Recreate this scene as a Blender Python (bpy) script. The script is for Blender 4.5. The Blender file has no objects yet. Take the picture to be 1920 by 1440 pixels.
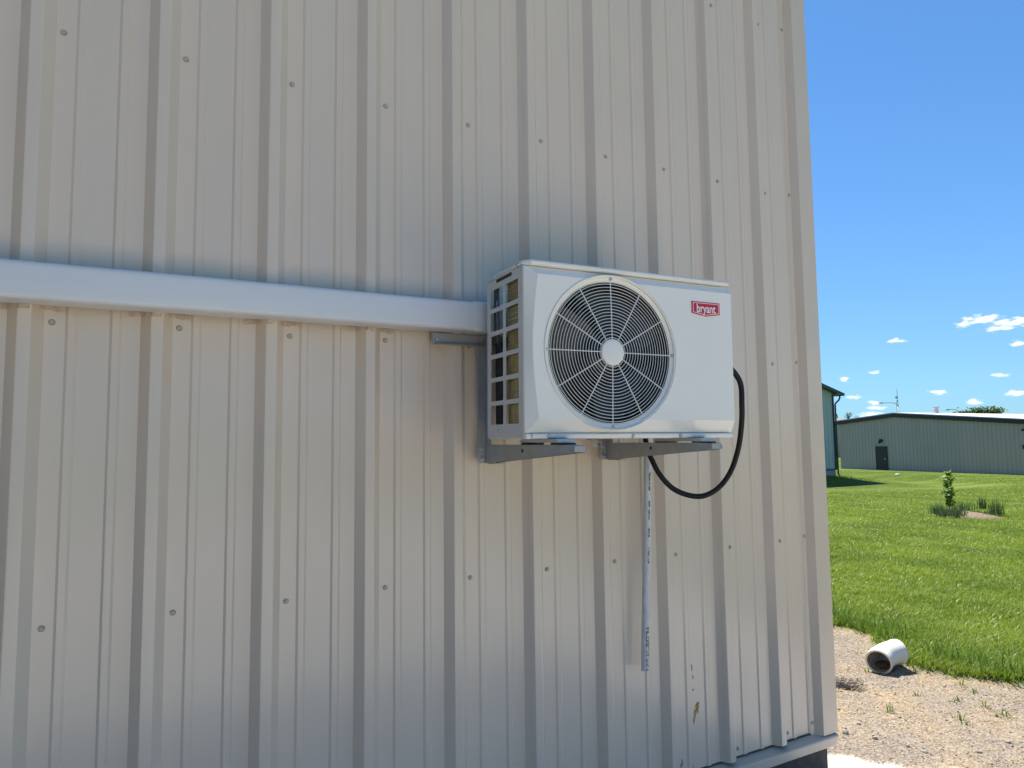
import bpy, bmesh, math, random
import numpy as np
from mathutils import Vector, Matrix
random.seed(7); rng = np.random.default_rng(11)
S = bpy.context.scene
COL = S.collection
PI = math.pi

# ------------------------------------------------------------------ camera
FPX, YAW, PITCH, ROLL, CD, CZ = 1292.34, 0.501374, 0.0787314, -0.0116475, 2.17217, 1.60
_F = np.array([math.sin(YAW)*math.cos(PITCH), math.cos(YAW)*math.cos(PITCH), math.sin(PITCH)])
_r = np.array([math.cos(YAW), -math.sin(YAW), 0.0]); _u = np.cross(_r, _F)
_R = _r*math.cos(ROLL)+_u*math.sin(ROLL); _U = -_r*math.sin(ROLL)+_u*math.cos(ROLL)
_C = np.array([0.0, -CD, CZ])
cam = bpy.data.cameras.new('camera'); cam_o = bpy.data.objects.new('camera', cam); COL.objects.link(cam_o)
cam.sensor_width = 36.0; cam.lens = FPX/1920*36; cam.clip_start = 0.02; cam.clip_end = 6000
cam_o.matrix_world = Matrix(((_R[0], _U[0], -_F[0], _C[0]), (_R[1], _U[1], -_F[1], _C[1]), (_R[2], _U[2], -_F[2], _C[2]), (0, 0, 0, 1)))
S.camera = cam_o
def ray(x, y): return _F+_R*(x-960)/FPX+_U*(720-y)/FPX
def on_y(x, y, Y): d = ray(x, y); return _C+d*((Y-_C[1])/d[1])
def on_x(x, y, X): d = ray(x, y); return _C+d*((X-_C[0])/d[0])
def at_depth(x, y, dd): return _C+ray(x, y)*dd

# ------------------------------------------------------------------ light
SUN_EL, SUN_AZ = math.radians(61), math.atan2(0.13, 1.0)       # azimuth measured from +Y towards +X
sun_dir = Vector((math.sin(SUN_AZ)*math.cos(SUN_EL), math.cos(SUN_AZ)*math.cos(SUN_EL), math.sin(SUN_EL)))
W = bpy.data.worlds.new('World'); S.world = W; W.use_nodes = True
wn = W.node_tree.nodes; wl = W.node_tree.links; wn.clear()
sky = wn.new('ShaderNodeTexSky'); sky.sky_type = 'NISHITA'; sky.sun_disc = False
sky.sun_elevation = SUN_EL; sky.sun_rotation = SUN_AZ; sky.air_density = 1.0; sky.dust_density = 0.2; sky.ozone_density = 1.6
SKY_STRENGTH = 0.082
def wmath(op, a, b=None, c=None):
    n = wn.new('ShaderNodeMath'); n.operation = op
    for i, v in enumerate((a, b, c)):
        if v is None: continue
        if isinstance(v, (int, float)): n.inputs[i].default_value = v
        else: wl.new(v, n.inputs[i])
    return n.outputs[0]
tc = wn.new('ShaderNodeTexCoord'); sp = wn.new('ShaderNodeSeparateXYZ'); wl.new(tc.outputs['Generated'], sp.inputs[0])
az = wmath('ARCTAN2', sp.outputs[0], sp.outputs[1]); el = wmath('ARCSINE', sp.outputs[2])
cb = wn.new('ShaderNodeCombineXYZ'); wl.new(az, cb.inputs[0]); wl.new(el, cb.inputs[1])
clouds_px = [(1838,599,26,5.5),(1860,596,16,3.5),(1806,608,12,3.5),(1893,605,24,6),(1872,616,18,4),(1912,601,16,5),(1682,639,13,3.5),(1640,698,8,2.5),
  (1876,703,11,2.6),(1583,712,9,3),(1600,745,12,3),(1640,755,10,3),(1643,765,14,3),(1759,735,15,3),(1828,753,14,3),(1905,737,16,3.6),(1632,777,18,4),(1912,644,11,4)]
cl = []
for (x, y, w, h) in clouds_px:
    d = ray(x, y); d = d/np.linalg.norm(d)
    cl.append((math.atan2(d[0], d[1]), math.asin(d[2]), w/FPX*1.15, h/FPX*1.5))
for i in range(16):
    a = random.uniform(-PI, PI)
    if 0.7 < a < 1.25: a -= 1.6
    e = random.uniform(0.03, 0.22); s_ = 0.4+e*5
    cl.append((a, e, random.uniform(.012, .026)*s_, random.uniform(.003, .006)*s_))
nz = wn.new('ShaderNodeTexNoise'); nz.inputs['Scale'].default_value = 95; nz.inputs['Detail'].default_value = 5
mp = wn.new('ShaderNodeMapping'); mp.inputs['Scale'].default_value = (1, 2.6, 1); wl.new(cb.outputs[0], mp.inputs[0]); wl.new(mp.outputs[0], nz.inputs['Vector'])
best = None
for (a, e, w, h) in cl:
    m = wn.new('ShaderNodeMapping'); m.vector_type = 'POINT'
    m.inputs['Location'].default_value = (-a/w, -e/h, 0); m.inputs['Scale'].default_value = (1/w, 1/h, 1); wl.new(cb.outputs[0], m.inputs[0])
    L = wn.new('ShaderNodeVectorMath'); L.operation = 'LENGTH'; wl.new(m.outputs[0], L.inputs[0])
    best = L.outputs['Value'] if best is None else wmath('MINIMUM', best, L.outputs['Value'])
field = wmath('ADD', wmath('SUBTRACT', 1.0, best), wmath('MULTIPLY', wmath('SUBTRACT', nz.outputs['Fac'], 0.5), 2.3))
mr = wn.new('ShaderNodeMapRange'); mr.interpolation_type = 'SMOOTHSTEP'
for k, v in (('From Min', 0.0), ('From Max', 0.75), ('To Min', 0.0), ('To Max', 0.85)): mr.inputs[k].default_value = v
wl.new(field, mr.inputs['Value'])
mx = wn.new('ShaderNodeMix'); mx.data_type = 'RGBA'; wl.new(mr.outputs[0], mx.inputs[0]); hs = wn.new('ShaderNodeHueSaturation'); hs.inputs['Saturation'].default_value = 1.15; wl.new(sky.outputs[0], hs.inputs['Color'])
dv = wn.new('ShaderNodeVectorMath'); dv.operation = 'MULTIPLY_ADD'; wl.new(hs.outputs[0], dv.inputs[0])       # soft shoulder so that the horizon keeps its blue
dv.inputs[1].default_value = (1/5.2, 1/8.5, 1/22.0); dv.inputs[2].default_value = (1, 1, 1)
dq = wn.new('ShaderNodeVectorMath'); dq.operation = 'DIVIDE'; wl.new(hs.outputs[0], dq.inputs[0]); wl.new(dv.outputs[0], dq.inputs[1]); dm = wn.new('ShaderNodeVectorMath'); dm.operation = 'MULTIPLY'; wl.new(dq.outputs[0], dm.inputs[0]); dm.inputs[1].default_value = (0.79, 1.12, 1.23); wl.new(dm.outputs[0], mx.inputs[6])
mx.inputs[7].default_value = (7.2, 7.4, 7.6, 1)
bg = wn.new('ShaderNodeBackground'); bg.inputs['Strength'].default_value = SKY_STRENGTH; wl.new(mx.outputs[2], bg.inputs[0])
wo = wn.new('ShaderNodeOutputWorld'); wl.new(bg.outputs[0], wo.inputs[0])
sl = bpy.data.lights.new('sun', 'SUN'); sl.energy = 5.0; sl.angle = math.radians(0.53); sl.color = (1.0, 0.93, 0.84)
so = bpy.data.objects.new('sun', sl); COL.objects.link(so); so.rotation_euler = sun_dir.to_track_quat('Z', 'Y').to_euler(); so.location = (0, 0, 30)
S.view_settings.view_transform = 'Standard'; S.view_settings.look = 'None'; S.view_settings.gamma = 1.0
S.view_settings.use_curve_mapping = False; S.view_settings.exposure = 1.05
S.render.engine = 'CYCLES'; S.cycles.max_bounces = 8; S.cycles.diffuse_bounces = 5; S.cycles.glossy_bounces = 4

# ------------------------------------------------------------------ materials
def mat(name, col, rough=0.5, metal=0.0, spec=0.5, var=0.0, scale=8.0, bump=0.0, bscale=60.0, col2=None, stretch=(1, 1, 1), coat=0.0, detail=4):
    m = bpy.data.materials.new(name); m.use_nodes = True; nt = m.node_tree; b = nt.nodes['Principled BSDF']
    b.inputs['Base Color'].default_value = (*col, 1); b.inputs['Roughness'].default_value = rough; b.inputs['Metallic'].default_value = metal
    b.inputs['Specular IOR Level'].default_value = spec; b.inputs['Coat Weight'].default_value = coat; b.inputs['Coat Roughness'].default_value = 0.15
    t = nt.nodes.new('ShaderNodeTexCoord'); mpn = nt.nodes.new('ShaderNodeMapping'); mpn.inputs['Scale'].default_value = stretch
    nt.links.new(t.outputs['Object'], mpn.inputs[0])
    if var > 0 or col2:
        n = nt.nodes.new('ShaderNodeTexNoise'); n.inputs['Scale'].default_value = scale; n.inputs['Detail'].default_value = detail; n.inputs['Roughness'].default_value = 0.6
        nt.links.new(mpn.outputs[0], n.inputs['Vector'])
        r = nt.nodes.new('ShaderNodeValToRGB'); c2 = col2 or tuple(c*(1-var) for c in col); c1 = col if col2 else tuple(min(1, c*(1+var)) for c in col)
        r.color_ramp.elements[0].color = (*c2, 1); r.color_ramp.elements[1].color = (*c1, 1)
        r.color_ramp.elements[0].position = 0.32; r.color_ramp.elements[1].position = 0.68
        nt.links.new(n.outputs['Fac'], r.inputs[0]); nt.links.new(r.outputs[0], b.inputs['Base Color'])
    if bump > 0:
        n2 = nt.nodes.new('ShaderNodeTexNoise'); n2.inputs['Scale'].default_value = bscale; n2.inputs['Detail'].default_value = 3
        nt.links.new(mpn.outputs[0], n2.inputs['Vector'])
        bp = nt.nodes.new('ShaderNodeBump'); bp.inputs['Strength'].default_value = bump; bp.inputs['Distance'].default_value = 0.004
        nt.links.new(n2.outputs['Fac'], bp.inputs['Height']); nt.links.new(bp.outputs[0], b.inputs['Normal'])
    return m
M = {}
M['siding'] = mat('light_stone_painted_steel', (0.695, 0.572, 0.448), 0.22, spec=.6, var=0.035, scale=1.7, bump=0.45, bscale=2.2, stretch=(1, 1, .45))
M['trim'] = mat('trim_painted_steel', (0.66, 0.545, 0.425), 0.24, var=0.03, scale=3, bump=0.06, bscale=5)
M['screw_paint'] = mat('painted_screw_head', (0.47, 0.44, 0.36), 0.45)
M['rubber'] = mat('black_rubber', (0.02, 0.02, 0.022), 0.6)
M['zinc'] = mat('zinc_steel', (0.5, 0.52, 0.54), 0.35, metal=0.85, var=.12, scale=40)
M['bracket'] = mat('grey_coated_steel', (0.36, 0.365, 0.355), 0.42, metal=0.25, var=.08, scale=30)
M['foot'] = mat('light_steel_foot', (0.50, 0.51, 0.51), 0.35, metal=.3)
M['duct'] = mat('pale_grey_vinyl', (0.70, 0.70, 0.69), 0.32, var=.03, scale=4, stretch=(.3, 3, 3), bump=.05, bscale=20)
M['caulk'] = mat('tan_caulk', (0.55, 0.43, 0.32), 0.6, var=.2, scale=60, bump=.5, bscale=150)
M['ac_white'] = mat('ivory_powder_coat', (0.82, 0.79, 0.72), 0.28, var=.015, scale=4, bump=.04, bscale=400)
M['ac_top'] = mat('ivory_top_cover', (0.78, 0.755, 0.69), 0.32, bump=.04, bscale=400)
M['ac_side'] = mat('ivory_side_panel', (0.62, 0.61, 0.565), 0.36)
M['wire'] = mat('white_coated_wire', (0.72, 0.72, 0.68), 0.35)
M['dark'] = mat('dark_interior_steel', (0.010, 0.0105, 0.013), 0.5)
M['blade'] = mat('black_fan_plastic', (0.008, 0.009, 0.014), 0.35)
M['motor'] = mat('motor_steel', (0.16, 0.16, 0.17), 0.4, metal=.6)
M['coil'] = mat('gold_coated_fins', (0.40, 0.345, 0.165), 0.34, metal=0.55, var=.3, scale=55, stretch=(1, 1, .5))
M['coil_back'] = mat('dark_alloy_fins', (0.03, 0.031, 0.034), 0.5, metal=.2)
M['red'] = mat('badge_red', (0.55, 0.012, 0.03), 0.3)
M['badge_white'] = mat('badge_white', (0.82, 0.82, 0.82), 0.35)
M['ink'] = mat('black_ink', (0.015, 0.015, 0.015), 0.6)
M['pvc'] = mat('scuffed_white_pvc', (0.74, 0.73, 0.70), 0.4, col2=(0.50, 0.48, 0.45), scale=45, stretch=(3, 3, .6), detail=8)
M['pvc_clean'] = mat('weathered_white_pvc', (0.74, 0.70, 0.62), 0.38, var=.06, scale=9)
M['hose'] = mat('black_flexible_conduit', (0.007, 0.007, 0.008), 0.5, spec=.3)
M['mud'] = mat('dried_mud', (0.46, 0.25, 0.07), 0.85, var=.4, scale=120)
M['block'] = mat('dark_damp_concrete', (0.075, 0.073, 0.07), 0.9, var=.35, scale=14, bump=.6, bscale=60)  # dark grey concrete, tone mottled at random
M['roof_tan'] = mat('roof_steel', (0.5, 0.47, 0.41), 0.4)
M['teal'] = mat('blue_green_painted_steel', (0.42, 0.455, 0.425), 0.42, var=.05, scale=1.5)
M['teal_trim'] = mat('dark_green_trim', (0.035, 0.05, 0.047), 0.45)
M['lightblock'] = mat('pale_foundation', (0.36, 0.36, 0.35), 0.85, var=.1, scale=3)
M['sage'] = mat('grey_green_painted_steel', (0.41, 0.335, 0.30), 0.45, var=.06, scale=.6, stretch=(1, 1, .3))
M['brown_trim'] = mat('dark_brown_trim', (0.022, 0.016, 0.015), 0.45)
M['white_roof'] = mat('white_roof_steel', (0.78, 0.72, 0.68), 0.4, var=.04, scale=.5)
M['door'] = mat('dark_brown_door', (0.025, 0.02, 0.024), 0.5)
M['galv'] = mat('galvanised_steel', (0.42, 0.43, 0.44), 0.45, metal=.5)
M['bark'] = mat('bark', (0.12, 0.09, 0.06), 0.9, var=.3, scale=20)
M['mulch'] = mat('faded_wood_mulch', (0.19, 0.145, 0.10), 0.95, var=.6, scale=45, bump=1, bscale=70)
M['stone'] = mat('grey_stone', (0.30, 0.28, 0.255), 0.9, var=.3, scale=10)
M['pale_stone'] = mat('pale_limestone', (0.62, 0.59, 0.53), 0.9, var=.15, scale=9)
M['straw'] = mat('dry_straw', (0.46, 0.33, 0.14), 0.8, var=.3, scale=3)
M['concrete'] = mat('pale_concrete', (0.62, 0.60, 0.56), 0.9, var=.16, scale=9, bump=.5, bscale=60)
def leaf_mat(name, c, c2, rough=.5, sc=3.0, trans=.35):
    m = mat(name, c, rough, col2=c2, scale=sc)
    nt = m.node_tree; b = nt.nodes['Principled BSDF']; out = nt.nodes['Material Output']
    t = nt.nodes.new('ShaderNodeBsdfTranslucent'); mix = nt.nodes.new('ShaderNodeMixShader'); mix.inputs[0].default_value = trans
    lk = b.inputs['Base Color'].links[0].from_socket
    hs = nt.nodes.new('ShaderNodeHueSaturation'); hs.inputs['Value'].default_value = 1.3; nt.links.new(lk, hs.inputs['Color']); nt.links.new(hs.outputs[0], t.inputs[0])
    nt.links.new(b.outputs[0], mix.inputs[1]); nt.links.new(t.outputs[0], mix.inputs[2]); nt.links.new(mix.outputs[0], out.inputs[0]); return m
M['leaf'] = leaf_mat('sapling_leaves', (0.24, 0.34, 0.045), (0.11, 0.20, 0.022))
M['leaf_far'] = leaf_mat('far_tree_leaves', (0.07, 0.13, 0.03), (0.03, 0.075, 0.018), sc=.5)
M['grass'] = leaf_mat('grass_blades', (0.25, 0.33, 0.028), (0.13, 0.21, 0.014), rough=.6, sc=.9)
M['tall_grass'] = leaf_mat('tall_grass_blades', (0.155, 0.245, 0.030), (0.075, 0.15, 0.015), sc=2)
M['sedge'] = leaf_mat('ornamental_grass', (0.10, 0.155, 0.05), (0.045, 0.085, 0.03), sc=2)

# ------------------------------------------------------------------ helpers
def link(name, me, m=None, parent=None, smooth=None):
    o = bpy.data.objects.new(name, me); COL.objects.link(o)
    if m is not None and len(me.materials) == 0: me.materials.append(m)
    if parent is not None: o.parent = parent
    if smooth is not None:
        for p in me.polygons: p.use_smooth = True
        if smooth < PI: me.set_sharp_from_angle(angle=smooth)
    return o
def bm_obj(name, bm, m, parent=None, smooth=None):
    bmesh.ops.recalc_face_normals(bm, faces=bm.faces)
    me = bpy.data.meshes.new(name); bm.to_mesh(me); bm.free(); return link(name, me, m, parent, smooth)
def tag(o, label=None, cat=None, group=None, kind=None):
    if label: o['label'] = label
    if cat: o['category'] = cat
    if group: o['group'] = group
    if kind: o['kind'] = kind
    return o
def empty(name, loc=(0, 0, 0), rot=(0, 0, 0)):
    o = bpy.data.objects.new(name, None); COL.objects.link(o); o.location = loc; o.rotation_euler = rot; o.empty_display_size = .1; return o
def box(bm, x0, x1, y0, y1, z0, z1, bevel=0.0, seg=2):
    vs = [bm.verts.new((x, y, z)) for x in (x0, x1) for y in (y0, y1) for z in (z0, z1)]
    fs = [bm.faces.new([vs[i] for i in q]) for q in ((0, 1, 3, 2), (4, 6, 7, 5), (0, 4, 5, 1), (2, 3, 7, 6), (0, 2, 6, 4), (1, 5, 7, 3))]
    if bevel > 0:
        es = list({e for f in fs for e in f.edges}); bmesh.ops.bevel(bm, geom=es, offset=bevel, segments=seg, affect='EDGES', profile=.5)
def box_obj(name, b, m, parent=None, bevel=0.0, smooth=None):
    bm = bmesh.new(); box(bm, *b, bevel=bevel); return bm_obj(name, bm, m, parent, math.radians(40) if bevel and smooth is None else smooth)
def frame_of(d):
    d = Vector(d).normalized(); a = Vector((0, 0, 1)) if abs(d.z) < .95 else Vector((1, 0, 0)); u = d.cross(a).normalized(); return u, d.cross(u)
def tube(bm, pts, rad, n=8, cap=True):
    pts = [Vector(p) for p in pts]; rings = []; u = None
    for i, p in enumerate(pts):
        d = (pts[min(i+1, len(pts)-1)]-pts[max(i-1, 0)]).normalized()
        if u is None: u, v = frame_of(d)
        else:
            u = (u-d*u.dot(d)).normalized(); v = d.cross(u)
        r = rad[i] if hasattr(rad, '__len__') else rad
        rings.append([bm.verts.new(p+(u*math.cos(2*PI*k/n)+v*math.sin(2*PI*k/n))*r) for k in range(n)])
    for a, b in zip(rings, rings[1:]):
        for k in range(n): bm.faces.new((a[k], a[(k+1) % n], b[(k+1) % n], b[k]))
    if cap: bm.faces.new(rings[0][::-1]); bm.faces.new(rings[-1])
def lathe(bm, prof, n=48, cx=0, cz=0, closed=False):
    """revolve (r, y) about the local Y axis"""
    rings = [[bm.verts.new((cx+r*math.cos(2*PI*k/n), y, cz+r*math.sin(2*PI*k/n))) for k in range(n)] for r, y in prof]
    pairs = list(zip(rings, rings[1:]))+([(rings[-1], rings[0])] if closed else [])
    for a, b in pairs:
        for k in range(n): bm.faces.new((a[k], a[(k+1) % n], b[(k+1) % n], b[k]))
    return rings
def from_np(name, V, Fq, m, parent=None):
    me = bpy.data.meshes.new(name); V = np.asarray(V, dtype=np.float32); Fq = np.asarray(Fq, dtype=np.int32); k = Fq.shape[1]
    me.vertices.add(len(V)); me.vertices.foreach_set('co', V.ravel()); me.loops.add(Fq.size); me.loops.foreach_set('vertex_index', Fq.ravel())
    me.polygons.add(len(Fq)); me.polygons.foreach_set('loop_start', np.arange(0, Fq.size, k, dtype=np.int32)); me.update(calc_edges=True); me.validate()
    return link(name, me, m, parent)
def sheet(name, prof, z0, z1, m, parent=None, th=0.0):
    """vertical sheet following the plan polyline prof [(x,y)]"""
    bm = bmesh.new(); lo = [bm.verts.new((x, y, z0)) for x, y in prof]; hi = [bm.verts.new((x, y, z1)) for x, y in prof]
    for i in range(len(prof)-1): bm.faces.new((lo[i], lo[i+1], hi[i+1], hi[i]))
    if th:
        bmesh.ops.solidify(bm, geom=bm.faces[:], thickness=th)
    me = bpy.data.meshes.new(name); bm.to_mesh(me); bm.free(); return link(name, me, m, parent)
def curve_plate(outlines, th):
    """filled plate with holes, in local XY, thickness th along Z -> mesh"""
    cu = bpy.data.curves.new('plate', 'CURVE'); cu.dimensions = '2D'; cu.fill_mode = 'BOTH'; cu.extrude = th/2
    for pts in outlines:
        s = cu.splines.new('POLY'); s.points.add(len(pts)-1); s.use_cyclic_u = True
        for p, q in zip(s.points, pts): p.co = (q[0], q[1], 0, 1)
    return curve_mesh(cu)
def curve_mesh(cu):
    o = bpy.data.objects.new('tmp', cu); COL.objects.link(o); dg = bpy.context.evaluated_depsgraph_get(); dg.update()
    me = bpy.data.meshes.new_from_object(o.evaluated_get(dg)); bpy.data.objects.remove(o); me.materials.clear(); return me
def text_mesh(s, size, ext, off=0.0, sx=1.0):
    cu = bpy.data.curves.new('txt', 'FONT'); cu.body = s; cu.size = size; cu.extrude = ext; cu.offset = off; cu.align_x = 'CENTER'; cu.align_y = 'CENTER'; cu.resolution_u = 4
    me = curve_mesh(cu); me.transform(Matrix.Diagonal((sx, 1, 1, 1))); return me
def rrect(x0, x1, y0, y1, r, n=5):
    out = []
    for cx, cy, a0 in ((x1-r, y1-r, 0), (x0+r, y1-r, 90), (x0+r, y0+r, 180), (x1-r, y0+r, 270)):
        for k in range(n+1):
            a = math.radians(a0+90*k/n); out.append((cx+r*math.cos(a), cy+r*math.sin(a)))
    return out
def XZ(me, x=0, y=0, z=0):
    """turn a plate drawn in XY upright: X stays, Y -> Z, front faces -Y"""
    me.transform(Matrix.Translation((x, y, z)) @ Matrix.Rotation(PI/2, 4, 'X')); return me

# ------------------------------------------------------------------ terrain
LB_X, LB_Y = 34.75, 23.35                # near corner of the blue-green building
def softp(t, k): return np.logaddexp(0, np.asarray(t, dtype=float)/k)*k
def vnoise(x, y, s, seed=0):
    x = np.asarray(x, dtype=float)/s; y = np.asarray(y, dtype=float)/s; xi = np.floor(x); yi = np.floor(y); fx = x-xi; fy = y-yi
    fx = fx*fx*(3-2*fx); fy = fy*fy*(3-2*fy)
    def h(a, b):
        v = np.sin(a*127.1+b*311.7+seed*74.7)*43758.5453; return v-np.floor(v)
    return (h(xi, yi)*(1-fx)+h(xi+1, yi)*fx)*(1-fy)+(h(xi, yi+1)*(1-fx)+h(xi+1, yi+1)*fx)*fy
EDGE = [(-40, 4.9), (-3, 4.72), (0, 4.62), (0.45, 4.62), (0.8, 4.66), (1.15, 4.83), (1.5, 4.82), (3, 4.9), (8, 5.0), (40, 5.3)]
def lawn_edge(y): return np.interp(y, [e[0] for e in EDGE], [e[1] for e in EDGE])
def lawn_mask(x, y):
    wob = (vnoise(x, y, .35, 3)-.5)*.22+(vnoise(x, y, .11, 5)-.5)*.10
    side = np.asarray(x)-lawn_edge(y)+wob
    front = -np.asarray(y)-14.0+wob*3
    return np.clip(np.maximum(side, front)/.10+.5, 0, 1)
def pale_mask(x, y):
    x = np.asarray(x, dtype=float); y = np.asarray(y, dtype=float)
    wob = (vnoise(x, y, .25, 13)-.5)*.16+(vnoise(x, y, .07, 15)-.5)*.08
    b = np.where(y < .05, 3.06+(.05-y)*.75, 3.06-(y-.05)*1.3)
    m = np.minimum(b-x, x+3.0)+wob
    return np.clip(m/.07+.5, 0, 1)
HOLE = (3.93, 0.70)
def ground_z(x, y):
    x = np.asarray(x, dtype=float); y = np.asarray(y, dtype=float)
    z = .085-.0312*softp(x-5.5, 1.5)+.0312*softp(x-75, 6)
    dx = np.maximum(np.maximum(x-LB_X, LB_X-12-x), 0); dy = np.maximum(np.maximum(LB_Y-y, y-LB_Y-16), 0); d = np.hypot(dx, dy)
    z = z+.16*np.exp(-(d/2.2)**2)-.30*np.exp(-((d-5.0)/3.2)**2)
    near = np.exp(-((x-4)/4)**2-((y-.5)/5)**2)
    z = z+near*((vnoise(x, y, .6, 1)-.5)*.05+(vnoise(x, y, .16, 2)-.5)*.018)
    g = 1-lawn_mask(x, y)
    z = z+g*near*(vnoise(x, y, .05, 9)-.5)*.010+(1-g)*near*.03
    hx = (x-HOLE[0])/.10; hy = (y-HOLE[1])/.085
    z = z-.30*np.exp(-(hx*hx+hy*hy)**2)
    return z
def gz(x, y): return float(ground_z(x, y))
def hit(px, py):
    d = ray(px, py); d = d/np.linalg.norm(d); t = 1.0
    while t < 500:
        P = _C+d*t
        if P[2] < gz(P[0], P[1]): return P
        t *= 1.0015
    return _C+d*500
def axis(lo, f0, f1, hi, step, grow=1.12):
    a = list(np.arange(f0, f1, step)); s = step; v = a[-1]
    while v < hi: s *= grow; v += s; a.append(v)
    s = step; v = f0; b = []
    while v > lo: s *= grow; v -= s; b.append(v)
    return np.array(b[::-1]+a)
gx = axis(-1500, 2.7, 7.2, 2500, .028); gy = axis(-1800, -1.0, 4.0, 2200, .028)
GX, GY = np.meshgrid(gx, gy, indexing='ij'); GZ = ground_z(GX, GY)
nx, ny = GX.shape; idx = np.arange(nx*ny).reshape(nx, ny)
quads = np.stack([idx[:-1, :-1], idx[1:, :-1], idx[1:, 1:], idx[:-1, 1:]], -1).reshape(-1, 4)
def ground_material():
    m = bpy.data.materials.new('ground_soil_and_turf'); m.use_nodes = True; nt = m.node_tree; N = nt.nodes; Lk = nt.links; b = N['Principled BSDF']; b.inputs['Roughness'].default_value = .95
    b.inputs['Specular IOR Level'].default_value = .15
    at = N.new('ShaderNodeAttribute'); at.attribute_name = 'lawn'; t = N.new('ShaderNodeTexCoord')
    def noise(sc, det=5, st=None, ro=.6):
        n = N.new('ShaderNodeTexNoise'); n.inputs['Scale'].default_value = sc; n.inputs['Detail'].default_value = det; n.inputs['Roughness'].default_value = ro
        if st:
            mm = N.new('ShaderNodeMapping'); mm.inputs['Scale'].default_value = st; mm.inputs['Rotation'].default_value = (0, 0, .35); Lk.new(t.outputs['Object'], mm.inputs[0]); Lk.new(mm.outputs[0], n.inputs['Vector'])
        else: Lk.new(t.outputs['Object'], n.inputs['Vector'])
        return n.outputs['Fac']
    def ramp(f, stops):
        r = N.new('ShaderNodeValToRGB'); e = r.color_ramp.elements
        while len(e) < len(stops): e.new(.5)
        for k, (p, c) in enumerate(stops): e[k].position = p; e[k].color = (*c, 1)
        Lk.new(f, r.inputs[0]); return r.outputs[0]
    def mix(f, a, c, mode='MIX'):
        n = N.new('ShaderNodeMix'); n.data_type = 'RGBA'; n.blend_type = mode
        if isinstance(f, float): n.inputs[0].default_value = f
        else: Lk.new(f, n.inputs[0])
        Lk.new(a, n.inputs[6]); Lk.new(c, n.inputs[7]); return n.outputs[2]
    v = N.new('ShaderNodeTexVoronoi'); v.inputs['Scale'].default_value = 95; Lk.new(t.outputs['Object'], v.inputs['Vector'])
    grains = ramp(v.outputs['Color'], [(0.0, (.08, .068, .055)), (.45, (.225, .19, .15)), (1.0, (.44, .39, .32))])
    soil = ramp(noise(3.2, 6), [(.3, (.15, .125, .10)), (.50, (.235, .19, .14)), (.66, (.34, .245, .125))])
    gravel = mix(.55, soil, grains)
    far = ramp(noise(.10, 5, (1, .35, 1)), [(.36, (.036, .068, .009)), (.5, (.075, .115, .013)), (.64, (.135, .170, .024))])
    fine = ramp(noise(14, 6), [(.25, (.045, .080, .010)), (.55, (.13, .185, .018)), (.8, (.24, .275, .045))])
    stripes = ramp(noise(.9, 4, (.06, .62, 1)), [(.38, (.022, .052, .008)), (.50, (.065, .105, .014)), (.66, (.18, .205, .045))])
    turf = mix(.5, mix(.5, far, fine), stripes)
    pa = N.new('ShaderNodeAttribute'); pa.attribute_name = 'pale'
    lime = mix(.5, ramp(noise(7, 6), [(.3, (.56, .50, .42)), (.6, (.72, .655, .565))]), ramp(v.outputs['Color'], [(0.0, (.43, .385, .33)), (.5, (.66, .60, .525)), (1.0, (.77, .72, .65))]))
    Lk.new(mix(at.outputs['Fac'], mix(pa.outputs['Fac'], gravel, lime), turf), b.inputs['Base Color'])
    bp = N.new('ShaderNodeBump'); bp.inputs['Strength'].default_value = .7; bp.inputs['Distance'].default_value = .008
    Lk.new(v.outputs['Distance'], bp.inputs['Height']); Lk.new(bp.outputs[0], b.inputs['Normal'])
    return m
ground = from_np('ground', np.stack([GX, GY, GZ], -1).reshape(-1, 3), quads, ground_material())
at = ground.data.attributes.new('lawn', 'FLOAT', 'POINT'); at.data.foreach_set('value', lawn_mask(GX, GY).ravel().astype(np.float32))
at = ground.data.attributes.new('pale', 'FLOAT', 'POINT'); at.data.foreach_set('value', pale_mask(GX, GY).ravel().astype(np.float32))
for p in ground.data.polygons: p.use_smooth = True
tag(ground, kind='structure')

# ------------------------------------------------------------------ the metal building
BAY = 0.3048; RIB0 = -0.297; XR = 2.832; ZB, ZT = 0.272, 3.95
bld = tag(empty('metal_building', (0, 0, gz(0, 0))), 'large tan ribbed metal building carrying the outdoor unit on its wall', 'building')
bz = bld.location.z
def T(o):                      # children are modelled in world coordinates; shift them under the building's base
    o.data.transform(Matrix.Translation((0, 0, -bz))); return o
RP = [(0, 0), (.0255, -.032), (.0285, -.0325), (.0525, -.0325), (.0555, -.032), (.081, 0)]
MINOR = [(.128, 0), (.1345, -.0048), (.1505, -.0048), (.157, 0), (.2305, 0), (.237, -.0048), (.253, -.0048), (.2595, 0)]
def wall_profile(k0, k1, lap=True):
    """plan outline of a panel from rib k0 to the foot of rib k1"""
    p = []
    for k in range(k0, k1):
        s = RIB0+BAY*k; q = RP
        if k == k0 and lap:                                  # lapped rib: starts part way up the left flank and sits proud
            q = [(.0145, -.0205), (.0248, -.0340), (.0285, -.0348), (.0525, -.0348), (.0562, -.0340), (.081, 0)]
        p += [(s+a, b) for a, b in q]+[(s+a, b) for a, b in MINOR]
    s = RIB0+BAY*k1
    return p, s
for k0 in range(-67, 10, 3):
    k1 = min(k0+3, 10); prof, s = wall_profile(k0, k1)
    if k1 == k0+3 and k1 < 10: prof += [(s, 0), (s+.0255, -.032), (s+.0545, -.032), (s+.06, -.026)]
    else: prof += [(2.706, 0)]
    T(sheet('wall_panel', prof, ZB, ZT, M['siding'], bld))
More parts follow.
